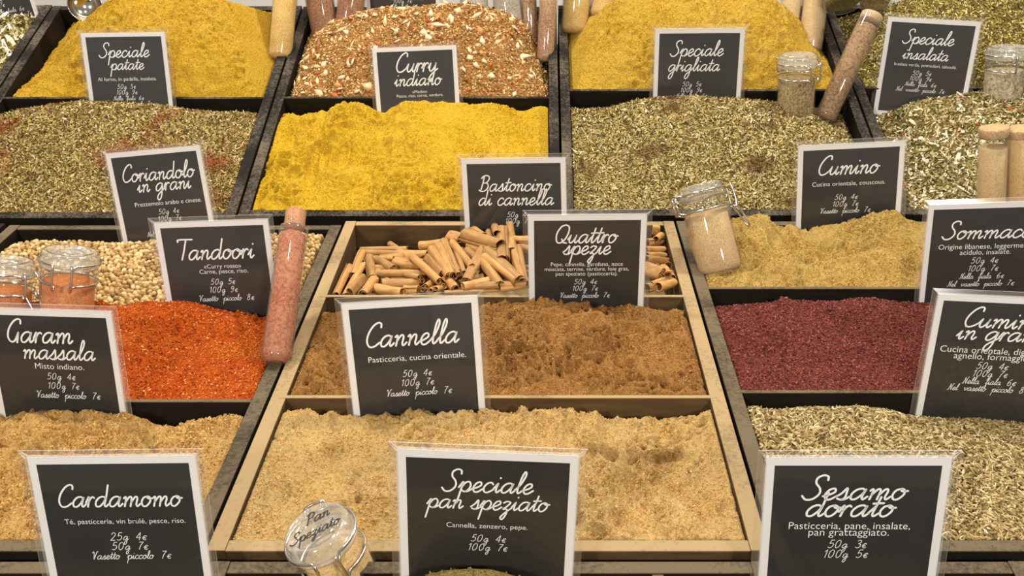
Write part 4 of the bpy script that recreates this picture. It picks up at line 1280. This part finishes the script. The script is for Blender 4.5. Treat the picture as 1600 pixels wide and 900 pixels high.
f_yel = powder('yellow_filling', [(.3, 'b88a34'), (.6, 'cda352'), (.8, 'd8b46c')], 420, .3, patch=60)
f_brown = powder('brown_filling', [(.3, '8a4a26'), (.52, 'ac6c42'), (.72, 'c89468')], 260, .7)
f_seed = powder('seed_filling', [(.3, '8a7460'), (.5, 'bba890'), (.7, 'e0d4c0')], 420, .9)
f_pink = powder('pink_brown_filling', [(.3, '9c6840'), (.52, 'b88458'), (.72, 'd4a880')], 260, .6)
f_diag = powder('brown_herb_filling', [(.3, '6e4a26'), (.52, '9a7040'), (.72, 'c0986a')], 200, .6)
f_buff = powder('buff_filling', [(.3, 'b8935c'), (.6, 'c8a672'), (.8, 'd2b486')], 420, .25, patch=60)
f_tand = powder('tandoori_filling', [(.3, 'a04a20'), (.52, 'b8643a'), (.72, 'cc8a62')], 200, .5)


def vial_px(tier, bot, vb, top, vt, label, mat, r, L, sink=.0, **kw):
    B, T = tier.at_v(*bot, vb), tier.at_v(*top, vt)
    d = (T - B).normalized()
    return vial(tier.M @ axis_matrix(B - d * sink, T), label, mat, r, L, **kw)


for bot, vb, top, vt, r, mt, lab in (
        ((438, 88), .300, (447, -20), .372, .0155, f_yel, 'glass vial of pale yellow powder stuck in the left yellow mound'),
        ((510, 60), .345, (496, -20), .392, .0185, f_brown, 'left glass vial of the two reddish brown ones behind the chunky mix'),
        ((543, 45), .350, (552, -20), .392, .0175, f_brown, 'right glass vial of the two reddish brown ones behind the chunky mix'),
        ((742, 30), .350, (739, -20), .392, .0180, f_seed, 'clear vial of pale seeds right behind the crest of the chunky mix'),
        ((798, 50), .345, (790, -20), .390, .0185, f_seed, 'clear vial of pale seeds by the slope of the chunky mix'),
        ((829, 62), .338, (826, -20), .385, .0105, f_pink, 'slim vial of brown spice between the seed vial and a slim neighbour'),
        ((852, 92), .300, (858, -20), .366, .0118, f_pink, 'slim vial of brown spice nearest the right wall of the chunky mix tray'),
        ((898, 48), .350, (903, -20), .392, .0185, f_yel, 'thick vial of yellow powder in the left corner of the right yellow mound'),
        ((938, 24), .360, (948, -20), .395, .0150, f_yel, 'vial of yellow powder peeking over the right yellow mound'),
        ((1232, 40), .350, (1240, -20), .392, .0135, f_buff, 'narrow vial of buff powder behind the slope of the right yellow mound'),
        ((1265, 78), .320, (1277, -20), .385, .0165, f_buff, 'vial of buff powder standing on the right slope of the right yellow mound')):
    vial_px(UP, bot, vb, top, vt, lab, mt, r, .14, .006, fill=.93)
vial_px(UP, (1294, 174), .178, (1353, 45), .250, 'corked vial of brown herbs leaning diagonally across the tray border', f_diag, .0132, .136, .012, fill=.9)
vial_px(LO, (1547, 362), .442, (1553, 214), .452, 'glass vial of buff powder behind the Sommaco sign, left one of two', f_buff, .0143, .112, .006, fill=.84)
vial_px(LO, (1592, 362), .442, (1594, 214), .452, 'glass vial of tan powder behind the Sommaco sign, right one of two', f_tan, .0143, .112, .006, fill=.95)
vial_px(LO, (431, 562), .205, (463, 330), .322, 'faceted glass vial of red tandoori powder leaning on the divider', f_tand, .0128, .142, .004, neck=True, facets=8, fill=.95)

# ---------------------------------------------------------------- metal scoop
C = UP.at_v(133, 8, .352)
d = UP.d(133, 8)
nrm = (-d + Vector((.25, 0, .35))).normalized()
t = empty('metal_scoop', UP.M @ axis_matrix(C, C + nrm))
tag(t, 'polished metal scoop with round bowl stuck in the left yellow mound', 'scoop')
r_ = .0205
outer = [(r_ * math.sin(a), -r_ * math.cos(a)) for a in np.linspace(0, math.pi / 2, 12)]
inner = [((r_ - .0011) * math.sin(a), -(r_ - .0011) * math.cos(a)) for a in np.linspace(math.pi / 2, 0, 12)]
outer[0] = (0, -r_); inner[-1] = (0, -r_ + .0011)
link('scoop_bowl', lathe('scoop_bowl', outer + [(r_ + .0004, .0006), (r_ - .0006, .0009)] + inner, plain('scoop_steel', 'cfc8bc', .16, 1.0), 48), t)
link('handle', tubes_mesh('handle', [catmull([(0, r_, -.001), (0, r_ + .03, .004), (0, r_ + .08, .006)], 6)], .0032, MAT['steel'], 12), t)
